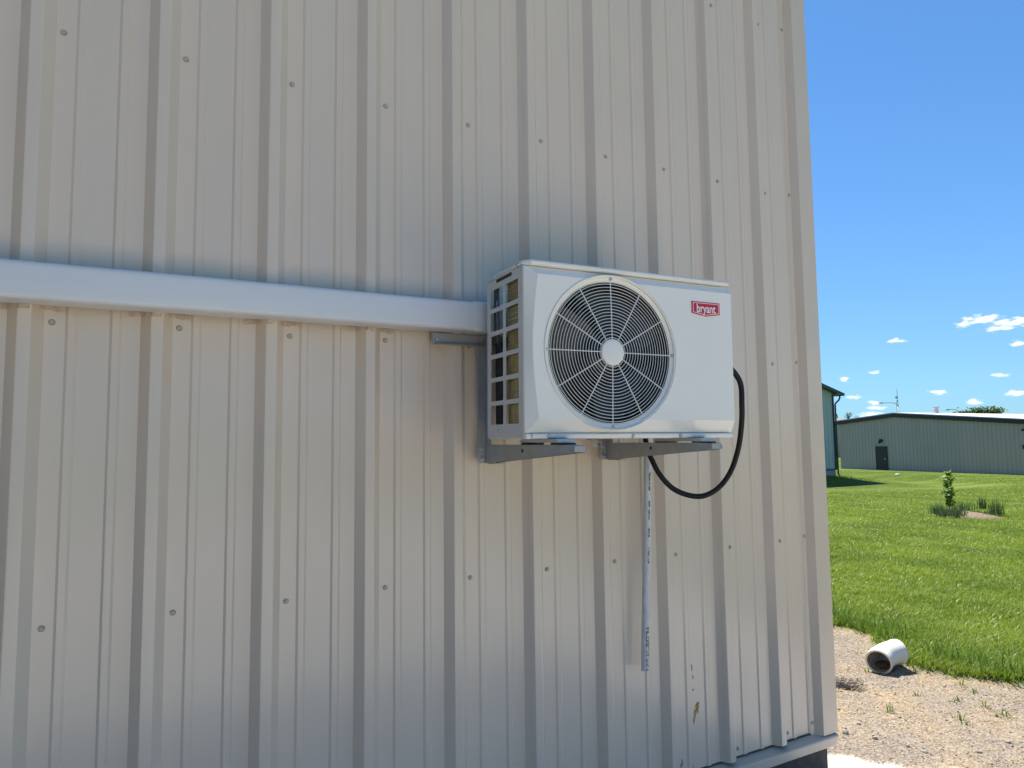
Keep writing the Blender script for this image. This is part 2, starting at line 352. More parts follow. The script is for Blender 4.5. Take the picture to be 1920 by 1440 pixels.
# gable-end wall (round the corner)
yy = [(0.0, 0)]
prof = [(XR-.03, .02)]
for k in range(0, 40):
    prof += [(XR-.03+(-b), .06+BAY*k+a) for a, b in RP]+[(XR-.03+(-b), .06+BAY*k+a) for a, b in MINOR]
prof = [q for q in prof if q[1] < 11.9]
T(sheet('end_wall', prof, ZB, ZT, M['siding'], bld))
# corner trim
ct = [(2.6915, -.0008), (2.689, -.0035), (2.6892, -.0062), (2.712, -.0055), (2.7365, -.036), (XR, -.036), (XR, .07), (XR-.02, .085)]
T(sheet('corner_trim', ct, ZB-.012, ZT, M['trim'], bld))
# base trim: ledge, drip face, lip
def prism_x(name, prof, x0, x1, m, parent, slant=0.0):
    bm = bmesh.new(); a = [bm.verts.new((x0, y, z)) for y, z in prof]; b = [bm.verts.new((x1-slant*(prof[0][1]-z), y, z)) for y, z in prof]
    n = len(prof)
    for i in range(n): bm.faces.new((a[i], a[(i+1) % n], b[(i+1) % n], b[i]))
    bm.faces.new(a[::-1]); bm.faces.new(b); return bm_obj(name, bm, m, parent)
T(prism_x('base_trim', [(.03, .268), (-.043, .254), (-.047, .252), (-.049, .248), (-.049, .214), (-.043, .209), (-.033, .210), (-.039, .216), (-.039, .242), (.03, .256)], -20.7, XR-.002, M['trim'], bld, slant=.6))
T(box_obj('foundation', (-20.7, 2.80, .0, 11.9, -.4, .27), M['block'], bld))
# roof + hidden sides
bm = bmesh.new()
for (ya, za, yb, zb) in ((-.12, ZT-.02, 6, ZT+1.45), (6, ZT+1.45, 12.1, ZT-.02)):
    for dz in (0,):
        v = [bm.verts.new(q) for q in ((-20.9, ya, za), (XR+.12, ya, za), (XR+.12, yb, zb), (-20.9, yb, zb))]
        w = [bm.verts.new((q.co.x, q.co.y, q.co.z+.06)) for q in v]
        bm.faces.new(v[::-1]); bm.faces.new(w)
        for i in range(4): bm.faces.new((v[i], v[(i+1) % 4], w[(i+1) % 4], w[i]))
T(bm_obj('roof', bm, M['roof_tan'], bld))
bm = bmesh.new()
for xx in (-20.66, XR-.06):
    v = [bm.verts.new(q) for q in ((xx, .03, ZB), (xx, 11.9, ZB), (xx, 11.9, ZT), (xx, 6, ZT+1.4), (xx, .03, ZT))]; bm.faces.new(v)
v = [bm.verts.new(q) for q in ((-20.66, 11.88, ZB), (XR-.06, 11.88, ZB), (XR-.06, 11.88, ZT), (-20.66, 11.88, ZT))]; bm.faces.new(v)
T(bm_obj('rear_wall', bm, M['siding'], bld))
# fasteners: hex washer head screws
def screw_mesh():
    bm = bmesh.new()
    lathe(bm, [(.0001, -.0015), (.0066, -.0015), (.0071, -.0005), (.0071, .001)], 16)                     # washer
    rings = lathe(bm, [(.0040, -.0015), (.0040, -.0052), (.0035, -.0058), (.0001, -.0058)], 6)
    bmesh.ops.recalc_face_normals(bm, faces=bm.faces)
    me = bpy.data.meshes.new('screw'); bm.to_mesh(me); bm.free(); me.materials.append(M['screw_paint']); return me
SCREW = screw_mesh()
def washer_mesh():
    bm = bmesh.new(); lathe(bm, [(.0001, -.0004), (.0078, -.0004), (.0080, .0006)], 16); bmesh.ops.recalc_face_normals(bm, faces=bm.faces)
    me = bpy.data.meshes.new('washer'); bm.to_mesh(me); bm.free(); me.materials.append(M['rubber']); return me
WASHER = washer_mesh()
def screw(x, y, z, parent=bld, dz=bz, rnd=True):
    o = bpy.data.objects.new('screw', SCREW); COL.objects.link(o); o.parent = parent; o.location = (x, y-.0008, z-dz)
    o.rotation_euler = (random.uniform(-.12, .12), random.uniform(0, 6), random.uniform(-.12, .12)) if rnd else (0, 0, 0)
    w = bpy.data.objects.new('washer', WASHER); COL.objects.link(w); w.parent = o
ROWS = [3.548, 2.725, 1.924, 1.126, 0.302]
for r, z in enumerate(ROWS):
    for k in range(-3, 10):
        s = -.1974+BAY*k
        if r == 2 and 1.0 < s < 1.95: pass
        screw(s+random.uniform(-.003, .003), 0, z+random.uniform(-.003, .003))
    screw(2.7015, -.006, z+.012)
# dried mud splashes on the panel
def blob(name, cx, cz, w, h, seed, parent, y=-.0006):
    rs = random.Random(seed); bm = bmesh.new(); n = 22
    ring = []
    for k in range(n):
        a = 2*PI*k/n; q = 1+rs.uniform(-.45, .35); ring.append(bm.verts.new((cx+w*q*math.cos(a), y, cz+h*q*math.sin(a))))
    c = bm.verts.new((cx, y-.003, cz))
    for k in range(n): bm.faces.new((c, ring[k], ring[(k+1) % n]))
    return T(bm_obj(name, bm, M['mud'], parent))
for i, (px, py, w, h) in enumerate([(1307, 1326, .009, .020), (1303, 1338, .006, .016), (1301, 1351, .004, .013), (1309, 1318, .006, .006), (1289, 1240, .002, .016), (1297, 1252, .0015, .014), (1286, 1262, .002, .008),
        (1299, 1293, .003, .005), (1299, 1270, .0012, .01), (1271, 1424, .003, .018), (1279, 1428, .0015, .012), (1300, 1437, .004, .004), (1277, 880, .0012, .02), (1280, 945, .001, .01), (1290, 1246, .001, .012)]):
    p = on_y(px, py, 0); blob('mud_splash', p[0], p[2], w, h, i, bld)

# ------------------------------------------------------------------ line set cover (duct)
DZ0, DZ1, DY0, DY1 = 1.961, 2.060, -.112, -.030
duct = tag(empty('line_cover_duct', (0, -.034, DZ0)), 'long pale grey rectangular vinyl duct running level along the ribbed wall', 'duct')
def duct_piece(name, x0, x1, g, m, parent):
    bm = bmesh.new(); a = []; b = []
    pr_ = [(DY1, DZ0-g), (DY0-g+.006, DZ0-g)]+[(DY0-g+.012+.012*math.cos(t), DZ0-g+.012+.012*math.sin(t)) for t in np.linspace(-PI/2, -PI, 5)]
    pr_ = [(DY1, DZ0-g)]+[(DY0-g+.012+.012*math.cos(t), DZ0-g+.012+.012*math.sin(t)) for t in np.linspace(-PI/2, -PI, 6)]
    pr_ += [(DY0-g+.016+.016*math.cos(t), DZ1+g-.016+.016*math.sin(t)) for t in np.linspace(PI, PI/2, 6)]+[(DY1, DZ1+g)]
    xs = np.linspace(x0, x1, max(2, int((x1-x0)/.15)+1)); rings = []
    for x in xs:
        w = .0012*math.sin(x*2.3)+.0007*math.sin(x*7.1)
        rings.append([bm.verts.new((x, y+w, z+w*.8)) for y, z in pr_])
    for p, q in zip(rings, rings[1:]):
        for i in range(len(pr_)-1): bm.faces.new((p[i], p[i+1], q[i+1], q[i]))
    bm.faces.new(rings[0]); bm.faces.new(rings[-1][::-1])
    o = bm_obj(name, bm, m, parent, math.radians(35)); o.data.transform(Matrix.Translation((0, .034, -DZ0))); return o
duct_piece('cover', -9.2, .992, 0, M['duct'], duct)
duct_piece('end_fitting', .990, 1.34, .0022, M['duct'], duct)
for k in range(-3, 4):                       # sealant where the ribs meet the duct's underside
    s = RIB0+BAY*k
    bm = bmesh.new(); n = 16; top = []; bot = []
    for i in range(n+1):
        t = i/n; x = s-.03+t*.155
        y = -.0005-(.034 if .25 < (x-s+.0)/.081 < .7 else .034*max(0, 1-abs((x-s)/.081-.5)*2.0) if 0 < x-s < .081 else 0)
        h = .006+random.uniform(0, .008)
        top.append((bm.verts.new((x, y-.005, DZ0+.003)), bm.verts.new((x, y+.004, DZ0+.003)))); bot.append((bm.verts.new((x, y-.0035, DZ0-h)), bm.verts.new((x, y+.004, DZ0-h))))
    for i in range(n):
        bm.faces.new((top[i][0], top[i+1][0], bot[i+1][0], bot[i][0])); bm.faces.new((bot[i][0], bot[i+1][0], bot[i+1][1], bot[i][1]))
    o = bm_obj('sealant', bm, M['caulk'], duct); o.data.transform(Matrix.Translation((0, .034, -DZ0)))

# ------------------------------------------------------------------ wall bracket
AL, AR, ATOP = 1.060, 1.571, 1.578           # the two arms and their top
brk = tag(empty('wall_bracket', (1.3, -.034, 1.517)), 'grey steel wall bracket with two tapered arms holding up the outdoor unit', 'bracket')
def B(o): o.data.transform(Matrix.Translation((-1.3, .034, -1.517))); return o
def lstrip(name, boxes, bevel=.0012):
    bm = bmesh.new()
    for b in boxes: box(bm, *b, bevel=bevel, seg=1)
    return B(bm_obj(name, bm, M['bracket'], brk))
lstrip('cross_rail', [(.868, 1.78, -.0385, -.0355, 1.917, 1.957), (.874, 1.78, -.062, -.0385, 1.9165, 1.9195)])
def bolt(name, x, y, z, r=.008, axis='Y', parent=None):
    bm = bmesh.new(); lathe(bm, [(.0001, -.009), (r*.5, -.009), (r*.62, -.0075), (r*.62, -.003), (r*1.05, -.003), (r*1.1, 0), (r*1.0, .002)], 12)
    o = bm_obj(name, bm, M['zinc'], parent if parent else brk, math.radians(30))
    if axis == 'X': o.data.transform(Matrix.Rotation(-PI/2, 4, 'Z'))
    o.data.transform(Matrix.Translation((x, y, z))); return o
B(bolt('bolt', .889, -.0385, 1.938, .0105)); 
for X in (AL, AR):
    lstrip('upright', [(X-.028, X+.004, -.0415, -.0388, 1.517, 1.957), (X+.001, X+.0038, -.082, -.0415, 1.517, 1.957)])
    B(bolt('bolt', X-.016, -.0415, 1.565)); B(bolt('bolt', X-.012, -.0415, 1.531))
    # tapered arm: side plate, folded top and bottom flanges
    bm = bmesh.new(); y0, y1 = -.046, -.590
    def q(x, pts):
        v = [bm.verts.new((x, a, b)) for a, b in pts]; w = [bm.verts.new((x+.0025, a, b)) for a, b in pts]
        bm.faces.new(v); bm.faces.new(w[::-1])
        for i in range(len(pts)): bm.faces.new((v[i], w[i], w[(i+1) % len(pts)], v[(i+1) % len(pts)]))
    side = [(y0, 1.517), (y0, ATOP), (y1+.006, ATOP), (y1, ATOP-.006), (y1, ATOP-.016), (y1+.01, ATOP-.020)]
    q(X, side); q(X+.040, side)
    box(bm, X-.0006, X+.0431, y1+.05, y0, ATOP-.0005, ATOP+.0018)
    box(bm, X+.0005, X+.0420, y0-.07, y0-.005, 1.5155, 1.518)
    B(bm_obj('arm', bm, M['bracket'], brk))
    bm = bmesh.new(); lathe(bm, [(.0001, 0), (.006, 0), (.0062, .001)], 14)
    o = bm_obj('hole', bm, M['rubber'], brk); o.data.transform(Matrix.Rotation(-PI/2, 4, 'Z')); o.data.transform(Matrix.Translation((X-.0006, -.30, 1.561))); B(o)
    bm = bmesh.new(); box(bm, X+.002, X+.04, y1+.002, y1+.0045, ATOP-.018, ATOP-.001); B(bm_obj('end_tab', bm, M['bracket'], brk))

# ------------------------------------------------------------------ outdoor unit
AX, AY, AZ = .979, -.464, 1.602
ac = tag(empty('outdoor_ac_unit', (AX, AY, AZ), (0, .005, -.065)), 'ivory outdoor air conditioner unit with round fan grille and red badge on bracket', 'air conditioner')
AW, AH, AD = .778, .524, .294
FCX, FCZ, FR = .3005, .2590, .2375
# front panel: loft from the side edge to the proud flat face, with a round opening
bm = bmesh.new()
def loop(y, xl, xr, zb, zt, bow=0.0, r=.004, n=10):
    pts = []
    for i in range(n+1): pts.append((xl+(xr-xl)*i/n, zb))
    for i in range(1, n+1): pts.append((xr, zb+(zt-zb)*i/n))
    for i in range(1, n+1): pts.append((xr-(xr-xl)*i/n, zt))
    for i in range(1, n):
        t = i/n; pts.append((xl-bow*math.sin(PI*t), zt-(zt-zb)*t))
    return [bm.verts.new((x, y, z)) for x, z in pts]
loops = [loop(.058, .0070, AW-.001, .012, .5070), loop(.0265, .0070, AW-.001, .012, .5070), loop(.0220, .0085, AW-.001, .0140, .5050), loop(.0018, .0415, AW-.002, .0500, .4820, .0175), loop(0, .0440, AW-.005, .0525, .4795, .0175)]
for a, b in zip(loops, loops[1:]):
    n = len(a)
    for i in range(n): bm.faces.new((a[i], a[(i+1) % n], b[(i+1) % n], b[i]))
bm.faces.new(loops[0][::-1]); bm.faces.new(loops[-1])
front = bm_obj('front_panel', bm, M['ac_white'], ac)
bm = bmesh.new(); lathe_r = lathe(bm, [(FR-.006, -.05), (FR-.006, .12)], 96, FCX, FCZ); bm.faces.new(lathe_r[0]); bm.faces.new(lathe_r[1][::-1])
cut = bm_obj('cutter', bm, M['dark'])
md = front.modifiers.new('b', 'BOOLEAN'); md.operation = 'DIFFERENCE'; md.object = cut; md.solver = 'EXACT'; cut.parent = ac
dg = bpy.context.evaluated_depsgraph_get(); dg.update(); nm = bpy.data.meshes.new_from_object(front.evaluated_get(dg)); front.modifiers.clear(); front.data = nm
bpy.data.objects.remove(cut)
for p in nm.polygons: p.use_smooth = True
nm.set_sharp_from_angle(angle=math.radians(12))
# fan ring
bm = bmesh.new(); lathe(bm, [(FR-.0055, .048), (FR-.0005, .030), (FR+.0020, .028), (FR+.0025, .002), (FR+.0018, -.0022), (FR, -.0034), (FR-.0028, -.0022), (FR-.0050, .0050), (FR-.0066, .0068), (FR-.0165, .0085), (FR-.0178, .0105), (FR-.0165, .048)], 128, FCX, FCZ, closed=True)
bm_obj('fan_ring', bm, M['ac_white'], ac, math.radians(50))
# wire grille
grille = link('fan_grille', bpy.data.meshes.new('fan_grille'), None, ac); grille.location = (0, .0105, 0)
bm = bmesh.new(); lathe(bm, [(.0001, -.0115), (.034, -.0113), (.0405, -.0095), (.0415, -.006), (.040, -.002)], 56, FCX, FCZ); bm_obj('hub_disc', bm, M['ac_white'], grille, math.radians(60))
NR = 19
for i in range(NR):
    r = .0455+(.2125-.0455)*i/(NR-2) if i < NR-1 else .2182; bm = bmesh.new(); a = []
    dome = -.0075+.006*(r/FR)**2
    lathe(bm, [(r-.00125, dome), (r, dome-.00125), (r+.00125, dome), (r, dome+.00125)], 88, FCX, FCZ, closed=True)
    bm_obj('ring_wire', bm, M['wire'], grille, math.radians(100))
bm = bmesh.new(); tube(bm, [(.036, -.0062, 0), (.12, -.0048, 0), (FR-.0175, -.001, 0)], .0017, 6); spoke = bm_obj('spoke_wire', bm, M['wire'], grille, math.radians(60)); spoke.location = (FCX, 0, FCZ)
for k in range(1, 12):
    o = spoke.copy(); COL.objects.link(o); o.rotation_euler = (0, math.radians(30*k), 0)
me0 = grille.data
bm = bmesh.new(); lathe(bm, [(.0001, .0), (.012, .0), (.012, .006)], 16, FCX, FCZ); bm.to_mesh(me0); bm.free(); me0.materials.append(M['wire'])
def pan_screw(x, y, z, axis='Y', r=.0062):
    bm = bmesh.new(); lathe(bm, [(.0001, -.0022), (r*.3, -.0022), (r*.32, -.0034), (r*.72, -.0030), (r, -.0008), (r*1.02, .002)], 14)
    o = bm_obj('panel_screw', bm, M['zinc'], ac, math.radians(40))
    if axis == 'X': o.data.transform(Matrix.Rotation(-PI/2, 4, 'Z'))
    o.location = (x, y, z)
for a in (0, 90, 180, 270): pan_screw(FCX+(FR-.0085)*math.cos(math.radians(a)), +.0070, FCZ+(FR-.0085)*math.sin(math.radians(a)))
# fan, motor, shroud, coils
bm = bmesh.new(); lathe(bm, [(FR-.0177, .0115), (FR-.0177, .052), (FR-.014, .235)], 64, FCX, FCZ); bm_obj('fan_shroud', bm, M['dark'], ac, PI)
fan = link('fan', bpy.data.meshes.new('fan'), None, ac); bm = bmesh.new()
lathe(bm, [(.0001, .040), (.050, .042), (.060, .050), (.060, .095)], 32, FCX, FCZ); bm.to_mesh(fan.data); bm.free(); fan.data.materials.append(M['blade'])
for p in fan.data.polygons: p.use_smooth = True
def blade(a0):
    bm = bmesh.new(); g = []
    for i in range(9):
        r = .055+(.205-.055)*i/8; row = []
        for j in range(9):
            t = j/8; a = math.radians(a0+ (t-.5)*(78+18*i/8)+i*3.2); row.append(bm.verts.new((FCX+r*math.cos(a), .038+.058*t+.006*math.sin(PI*t), FCZ+r*math.sin(a))))
        g.append(row)
    for i in range(8):
        for j in range(8): bm.faces.new((g[i][j], g[i+1][j], g[i+1][j+1], g[i][j+1]))
    return bm_obj('blade', bm, M['blade'], fan, PI)
for a0 in (160, 280, 40): blade(a0)
box_obj('motor_bracket', (FCX-.05, FCX+.05, .118, .128, .02, .50), M['dark'], ac)
bm = bmesh.new(); lathe(bm, [(.0001, .10), (.042, .10), (.045, .105), (.045, .165)], 28, FCX, FCZ); bm_obj('motor', bm, M['motor'], ac, math.radians(40))
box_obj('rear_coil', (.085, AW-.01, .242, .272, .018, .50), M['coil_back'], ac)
box_obj('divider', (.555, .560, .052, .24, .018, .50), M['dark'], ac)
# side coil: a stack of fins behind the side grille
bm = bmesh.new(); box(bm, .012, .032, .036, .146, .018, .49); coil = bm_obj('side_coil', bm, M['coil'], ac)
for i in range(34):
    bm = None
fin_me = None
for i in range(60):
    if fin_me is None:
        bm = bmesh.new(); box(bm, .0085, .0125, .037, .145, 0, .0012); fin = bm_obj('fin', bm, M['coil'], coil); fin_me = fin.data
        fin.location.z = .026
    else:
        fin = bpy.data.objects.new('fin', fin_me); COL.objects.link(fin); fin.parent = coil; fin.location = (0, 0, .026+i*.0079); fin.rotation_euler = (random.uniform(-.02, .02), random.uniform(-.05, .05), 0)
# left side panel with twelve windows (plate drawn in (depth, height))
holes = []
zs = [(.0415+i*.0745, .0415+i*.0745+.0605) for i in range(6)]
for z0, z1 in zs:
    holes.append(rrect(.044, .1405, z0, z1, .007)); holes.append(rrect(.1585, .2575, z0, z1, .007))
me = curve_plate([rrect(.017, AD-.011, .000, .5065, .003)]+holes, .0024)
# local plate axes: X -> +Y (depth), Y -> +Z, normal -> -X
me.transform(Matrix(((0, 0, 1, .0012), (1, 0, 0, 0), (0, 1, 0, 0), (0, 0, 0, 1))))
side = link('side_panel', me, M['ac_side'], ac); SIDE = [side, coil]
sm = curve_plate([rrect(.222, .262, .31, .500, .002), rrect(.236, .248, .335, .445, .0055)], .002); sm.transform(Matrix(((0, 0, 1, .016), (1, 0, 0, 0), (0, 1, 0, 0), (0, 0, 0, 1)))); SIDE.append(link('strap', sm, M['motor'], ac))
SIDE.append(box_obj('inner_post', (.020, .024, .215, .262, .02, .305), M['dark'], ac))
box_obj('right_side_panel', (AW-.003, AW-.0012, .0585, AD, .002, .5065), M['ac_side'], ac)
box_obj('rear_post', (.0105, .021, AD-.006, AD-.001, .002, .5065), M['ac_side'], ac)
bm = bmesh.new(); ol_ = [(.0042, AD+.003), (.0042, .032), (.028, .0085), (AW+.0015, .0085), (AW+.0015, AD+.003)]
lo_ = [bm.verts.new((x, y, .5085)) for x, y in ol_]; hi_ = [bm.verts.new((x, y, AH)) for x, y in ol_]
for i in range(5): bm.faces.new((lo_[i], lo_[(i+1) % 5], hi_[(i+1) % 5], hi_[i]))
bm.faces.new(lo_[::-1]); bm.faces.new(hi_); bmesh.ops.bevel(bm, geom=bm.edges[:], offset=.0066, segments=3, affect='EDGES', profile=.5)
bm_obj('top_cover', bm, M['ac_top'], ac, math.radians(40))
bm = bmesh.new(); box(bm, .0095, AW-.0035, .018, AD-.002, -.0045, .0110, bevel=.004, seg=2); bm_obj('base_pan', bm, M['ac_white'], ac, math.radians(40))
bm = bmesh.new(); box(bm, .026, AW-.004, .0085, .0245, -.0030, .0112, bevel=.0044, seg=3); bm_obj('base_flange', bm, M['ac_white'], ac, math.radians(40))
# carrying handle recess at the top of the side
bm = bmesh.new(); box(bm, -.0045, .002, .085, .208, .5025, .5145, bevel=.003); SIDE.append(bm_obj('handle_grip', bm, M['ac_side'], ac, math.radians(40)))
SIDE.append(box_obj('handle_recess', (-.0014, .001, .092, .205, .4925, .5025), M['dark'], ac))
for o in SIDE: o.location = Vector(o.location)+Vector((.0065, .010, 0))
for (x, z) in ((.080, .0042), (.556, .0042), (.374, .0030)): pan_screw(x, .0085, z, r=.0068)
for (y, z) in ((.195, .022), (.044, .511), (.236, .511)): pan_screw(.0042 if z > .5 else .0062, y+.010, z+(.004 if z > .5 else 0), 'X')
# feet and rubber pads
for X, ex in ((AL, 0), (AR, -.002)):
    x = (X+.030-AX)*1.0+(.004 if X > 1.3 else 0)
    bm = bmesh.new(); pf = [(-.046, -.0155), (-.046, -.0105), (-.030, -.0042), (.190, -.0042), (.206, -.0105), (.206, -.0155)]
    a_ = [bm.verts.new((x-.034, p, q)) for p, q in pf]; b_ = [bm.verts.new((x+.034, p, q)) for p, q in pf]
    for i in range(len(pf)): bm.faces.new((a_[i], a_[(i+1) % 6], b_[(i+1) % 6], b_[i]))
    bm.faces.new(a_[::-1]); bm.faces.new(b_); bmesh.ops.bevel(bm, geom=bm.edges[:], offset=.002, segments=2, affect='EDGES')
    bm_obj('foot', bm, M['foot'], ac, math.radians(40))
    for yy_ in (-.018, .178):
        bm = bmesh.new(); box(bm, x-.028, x+.028, yy_-.027, yy_+.027, -.0245-ex, -.0150, bevel=.003); bm_obj('rubber_pad', bm, M['rubber'], ac, math.radians(40))
bm = bmesh.new(); tube(bm, [(.285, .10, .002), (.285, .10, -.014), (.285, .092, -.020), (.285, .062, -.021)], .0085, 12, cap=False); bm_obj('drain_nipple', bm, M['ac_side'], ac, PI)
box_obj('drain_clip', (.271, .299, .088, .118, -.006, .001), M['rubber'], ac)
# badge
bdg = link('badge', XZ(curve_plate([[(-.0615, -.0185), (0, -.0275), (.0615, -.0185), (.0615, .0205), (-.0615, .0205)]], .0022)), M['red'], ac)
bdg.location = (.6645, -.0012, .4215); bdg.scale = (.943, 1, 1)
ol = [[(-.0570, -.0155), (0, -.0238), (.0570, -.0155), (.0570, .0170), (-.0570, .0170)], [(-.0552, -.0140), (0, -.0220), (.0552, -.0140), (.0552, .0152), (-.0552, .0152)]]
o = link('badge_outline', XZ(curve_plate(ol, .0006), y=-.0014), M['badge_white'], bdg)
tm = text_mesh('bryant', .0405, .0003, .0005, .80); o = link('badge_lettering', XZ(tm, y=-.0016, z=-.0025), M['badge_white'], bdg)

# ------------------------------------------------------------------ conduit and drain pipe
ctrl = [((1.755, -.44, 1.862)), ((1.792, -.445, 1.850))]
for (px, py, Y) in ((1387, 715, -.452), (1391, 760, -.452), (1390, 800, -.44), (1384, 842, -.42), (1371, 882, -.39), (1350, 912, -.36), (1322, 929, -.33), (1293, 929, -.30), (1262, 916, -.27), (1238, 891, -.25), (1222, 862, -.23), (1213, 838, -.21), (1207, 800, -.19), (1206, 760, -.17)):
    ctrl.append(tuple(on_y(px, py, Y)))
def catmull(P, n=10):
    P = [Vector(p) for p in P]; out = []
    for i in range(len(P)-1):
        a, b, c, d = P[max(i-1, 0)], P[i], P[i+1], P[min(i+2, len(P)-1)]
        for k in range(n):
            t = k/n; out.append(.5*((2*b)+(c-a)*t+(2*a-5*b+4*c-d)*t*t+(3*b-a-3*c+d)*t**3))
    out.append(P[-1]); return out
path = catmull(ctrl, 14)
bm = bmesh.new(); tube(bm, path, [.0092+.0006*(i % 2) for i in range(len(path))], 12)
hose = tag(bm_obj('power_conduit', bm, M['hose'], None, PI), 'black flexible power conduit looping below the outdoor unit', 'conduit')
bm = bmesh.new(); tube(bm, [ctrl[0], (ctrl[0][0]+.022, ctrl[0][1]-.002, ctrl[0][2]-.004)], .0145, 12); bm_obj('connector', bm, M['rubber'], hose, math.radians(40))
PT, PB = Vector((1.770, -.052, 1.66)), Vector((1.722, -.052, .718))
pd = (PT-PB).normalized(); uu = Vector((0, -1, 0)).cross(pd).normalized()
bm = bmesh.new(); n = 20; R0, R1 = .0152, .0118
rings = []
for P, r in ((PB, R1), (PB, R0), (PT, R0), (PT, R1)):
    rings.append([bm.verts.new(P+uu*math.cos(2*PI*k/n)*r+Vector((0, -1, 0))*math.sin(2*PI*k/n)*r) for k in range(n)])
inner = [bm.verts.new(PB+pd*.12+uu*math.cos(2*PI*k/n)*R1+Vector((0, -1, 0))*math.sin(2*PI*k/n)*R1) for k in range(n)]
for a, b in zip([inner]+rings, rings):
    for k in range(n): bm.faces.new((a[k], a[(k+1) % n], b[(k+1) % n], b[k]))
bm.faces.new(rings[-1])
pipe = tag(bm_obj('drain_pipe', bm, M['pvc'], None, math.radians(50)), 'scuffed white PVC pipe with black print hanging upright against the wall', 'pipe')
def pipe_text(s, size, t0, sx):
    me = text_mesh(s, size*1.15, .0002, .0004, sx)
    L = max(v.co.x for v in me.vertices)-min(v.co.x for v in me.vertices)
    for v in me.vertices:                                         # wrap round the pipe
        a = v.co.y/(R0+.0003)+.10; r = R0+.0003+v.co.z
        along = v.co.x
        P = PB+pd*(t0-along)+(uu*math.sin(a)+Vector((0, -1, 0))*math.cos(a))*r
        v.co = P
    return link('print', me, M['ink'], pipe)
pipe_text('3/4" CRESLINE  PVC S', .0150, .083, 1.0)
pipe_text('ASTM D1785', .0085, .71, 1.3); pipe_text('PPFA   NSF-PW', .0080, .60, 1.2); pipe_text('SCH 40', .0100, .515, .9); pipe_text('— PVC 1120', .0090, .43, 1.1)

# ------------------------------------------------------------------ PVC elbow on the gravel
eb = hit(1652, 1262); d_cam = Vector((eb[0]-_C[0], eb[1]-_C[1], 0)).normalized(); rt = Vector((d_cam.y, -d_cam.x, 0))
op = (-d_cam*.95-rt*.22-Vector((0, 0, .10))).normalized(); leg = (rt*.72+d_cam*.70).normalized()
Ro, Ri = .076, .069
c0 = Vector((eb[0], eb[1], gz(eb[0], eb[1])+.074))-rt*.006
el_path = [c0+op*.02, c0]
ctrlp = [c0, c0-op*.075, c0-op*.105+leg*.085, c0-op*.105+leg*.125]
for t in np.linspace(.12, 1, 12):
    t = float(t); a, b, c_, d = ctrlp; el_path.append(a*(1-t)**3+3*b*t*(1-t)**2+3*c_*t*t*(1-t)+d*t**3)
el_path = [p+Vector((0, 0, .012*min(1, i/6))) for i, p in enumerate(el_path)]
bm = bmesh.new(); n = 36
def rings_for(radf):
    out = []; u = None
    for i, p in enumerate(el_path):
        d = (el_path[min(i+1, len(el_path)-1)]-el_path[max(i-1, 0)]).normalized()
        if u is None: u = Vector((0, 0, 1))
        u = (u-d*u.dot(d)).normalized(); v = d.cross(u); r = radf(i)
        out.append([bm.verts.new(p+(u*math.cos(2*PI*k/n)+v*math.sin(2*PI*k/n))*r) for k in range(n)])
    return out
ln = len(el_path)
oR = rings_for(lambda i: Ro+(.005 if i < 3 or i > ln-4 else 0)); iR = rings_for(lambda i: Ri-(.004 if 3 < i < ln-4 else 0))
for a, b in zip(oR, oR[1:]):
    for k in range(n): bm.faces.new((a[k], a[(k+1) % n], b[(k+1) % n], b[k]))
for j in (0, -1):
    for k in range(n): bm.faces.new((oR[j][k], oR[j][(k+1) % n], iR[j][(k+1) % n], iR[j][k]))
for A in iR[1:-1]:
    for v in A: bm.verts.remove(v)
elb = tag(bm_obj('pipe_elbow', bm, M['pvc_clean'], None, math.radians(40)), 'white PVC pipe elbow lying on the gravel beside the lawn edge', 'pipe elbow')
bm = bmesh.new(); iR = rings_for(lambda i: Ri-(.004 if 3 < i < ln-4 else 0))
for a, b in zip(iR, iR[1:]):
    for k in range(n): bm.faces.new((a[k], a[(k+1) % n], b[(k+1) % n], b[k]))
bm_obj('inner_wall', bm, mat('soiled_pvc_bore', (0.52, 0.43, 0.33), .7, col2=(0.20, 0.14, 0.09), scale=14), elb, PI)
d9 = el_path[5]; bm = bmesh.new(); bmesh.ops.create_icosphere(bm, subdivisions=3, radius=1)
for v in bm.verts: v.co = Vector((v.co.x*.062, v.co.y*.062, v.co.z*.020+.004*math.sin(v.co.x*9)*math.cos(v.co.y*7)))+Vector((d9.x, d9.y, d9.z-.058))
bm_obj('trapped_soil', bm, mat('trapped_soil', (0.13, 0.09, 0.055), .95, var=.4, scale=60), elb, PI)

# ------------------------------------------------------------------ gravel, straw, weeds, stones
def stones_np(n, xr, yr, smin, smax, keep):
    x = rng.uniform(*xr, n); y = rng.uniform(*yr, n); k = keep(x, y); x = x[k]; y = y[k]; n = len(x)
    s = smin+(smax-smin)*rng.random(n)**3; z = ground_z(x, y)
    base = np.array([(1, 0, 0), (-1, 0, 0), (0, 1, 0), (0, -1, 0), (0, 0, .75), (0, 0, -.5)], float)
    V = base[None]*s[:, None, None]*rng.uniform(.6, 1.3, (n, 6, 1)); a = rng.uniform(0, 6.3, n); ca, sa = np.cos(a)[:, None], np.sin(a)[:, None]
    V = np.stack([V[..., 0]*ca-V[..., 1]*sa, V[..., 0]*sa+V[..., 1]*ca, V[..., 2]], -1)+np.stack([x, y, z], -1)[:, None]
    tri = np.array([(0, 2, 4), (2, 1, 4), (1, 3, 4), (3, 0, 4), (2, 0, 5), (1, 2, 5), (3, 1, 5), (0, 3, 5)])
    Fc = (tri[None]+np.arange(n)[:, None, None]*6).reshape(-1, 3); return V.reshape(-1, 3), Fc
on_gravel = lambda x, y: (lawn_mask(x, y) < .5) & (pale_mask(x, y) < .6) & ~((x < 2.83) & (y > -.02))
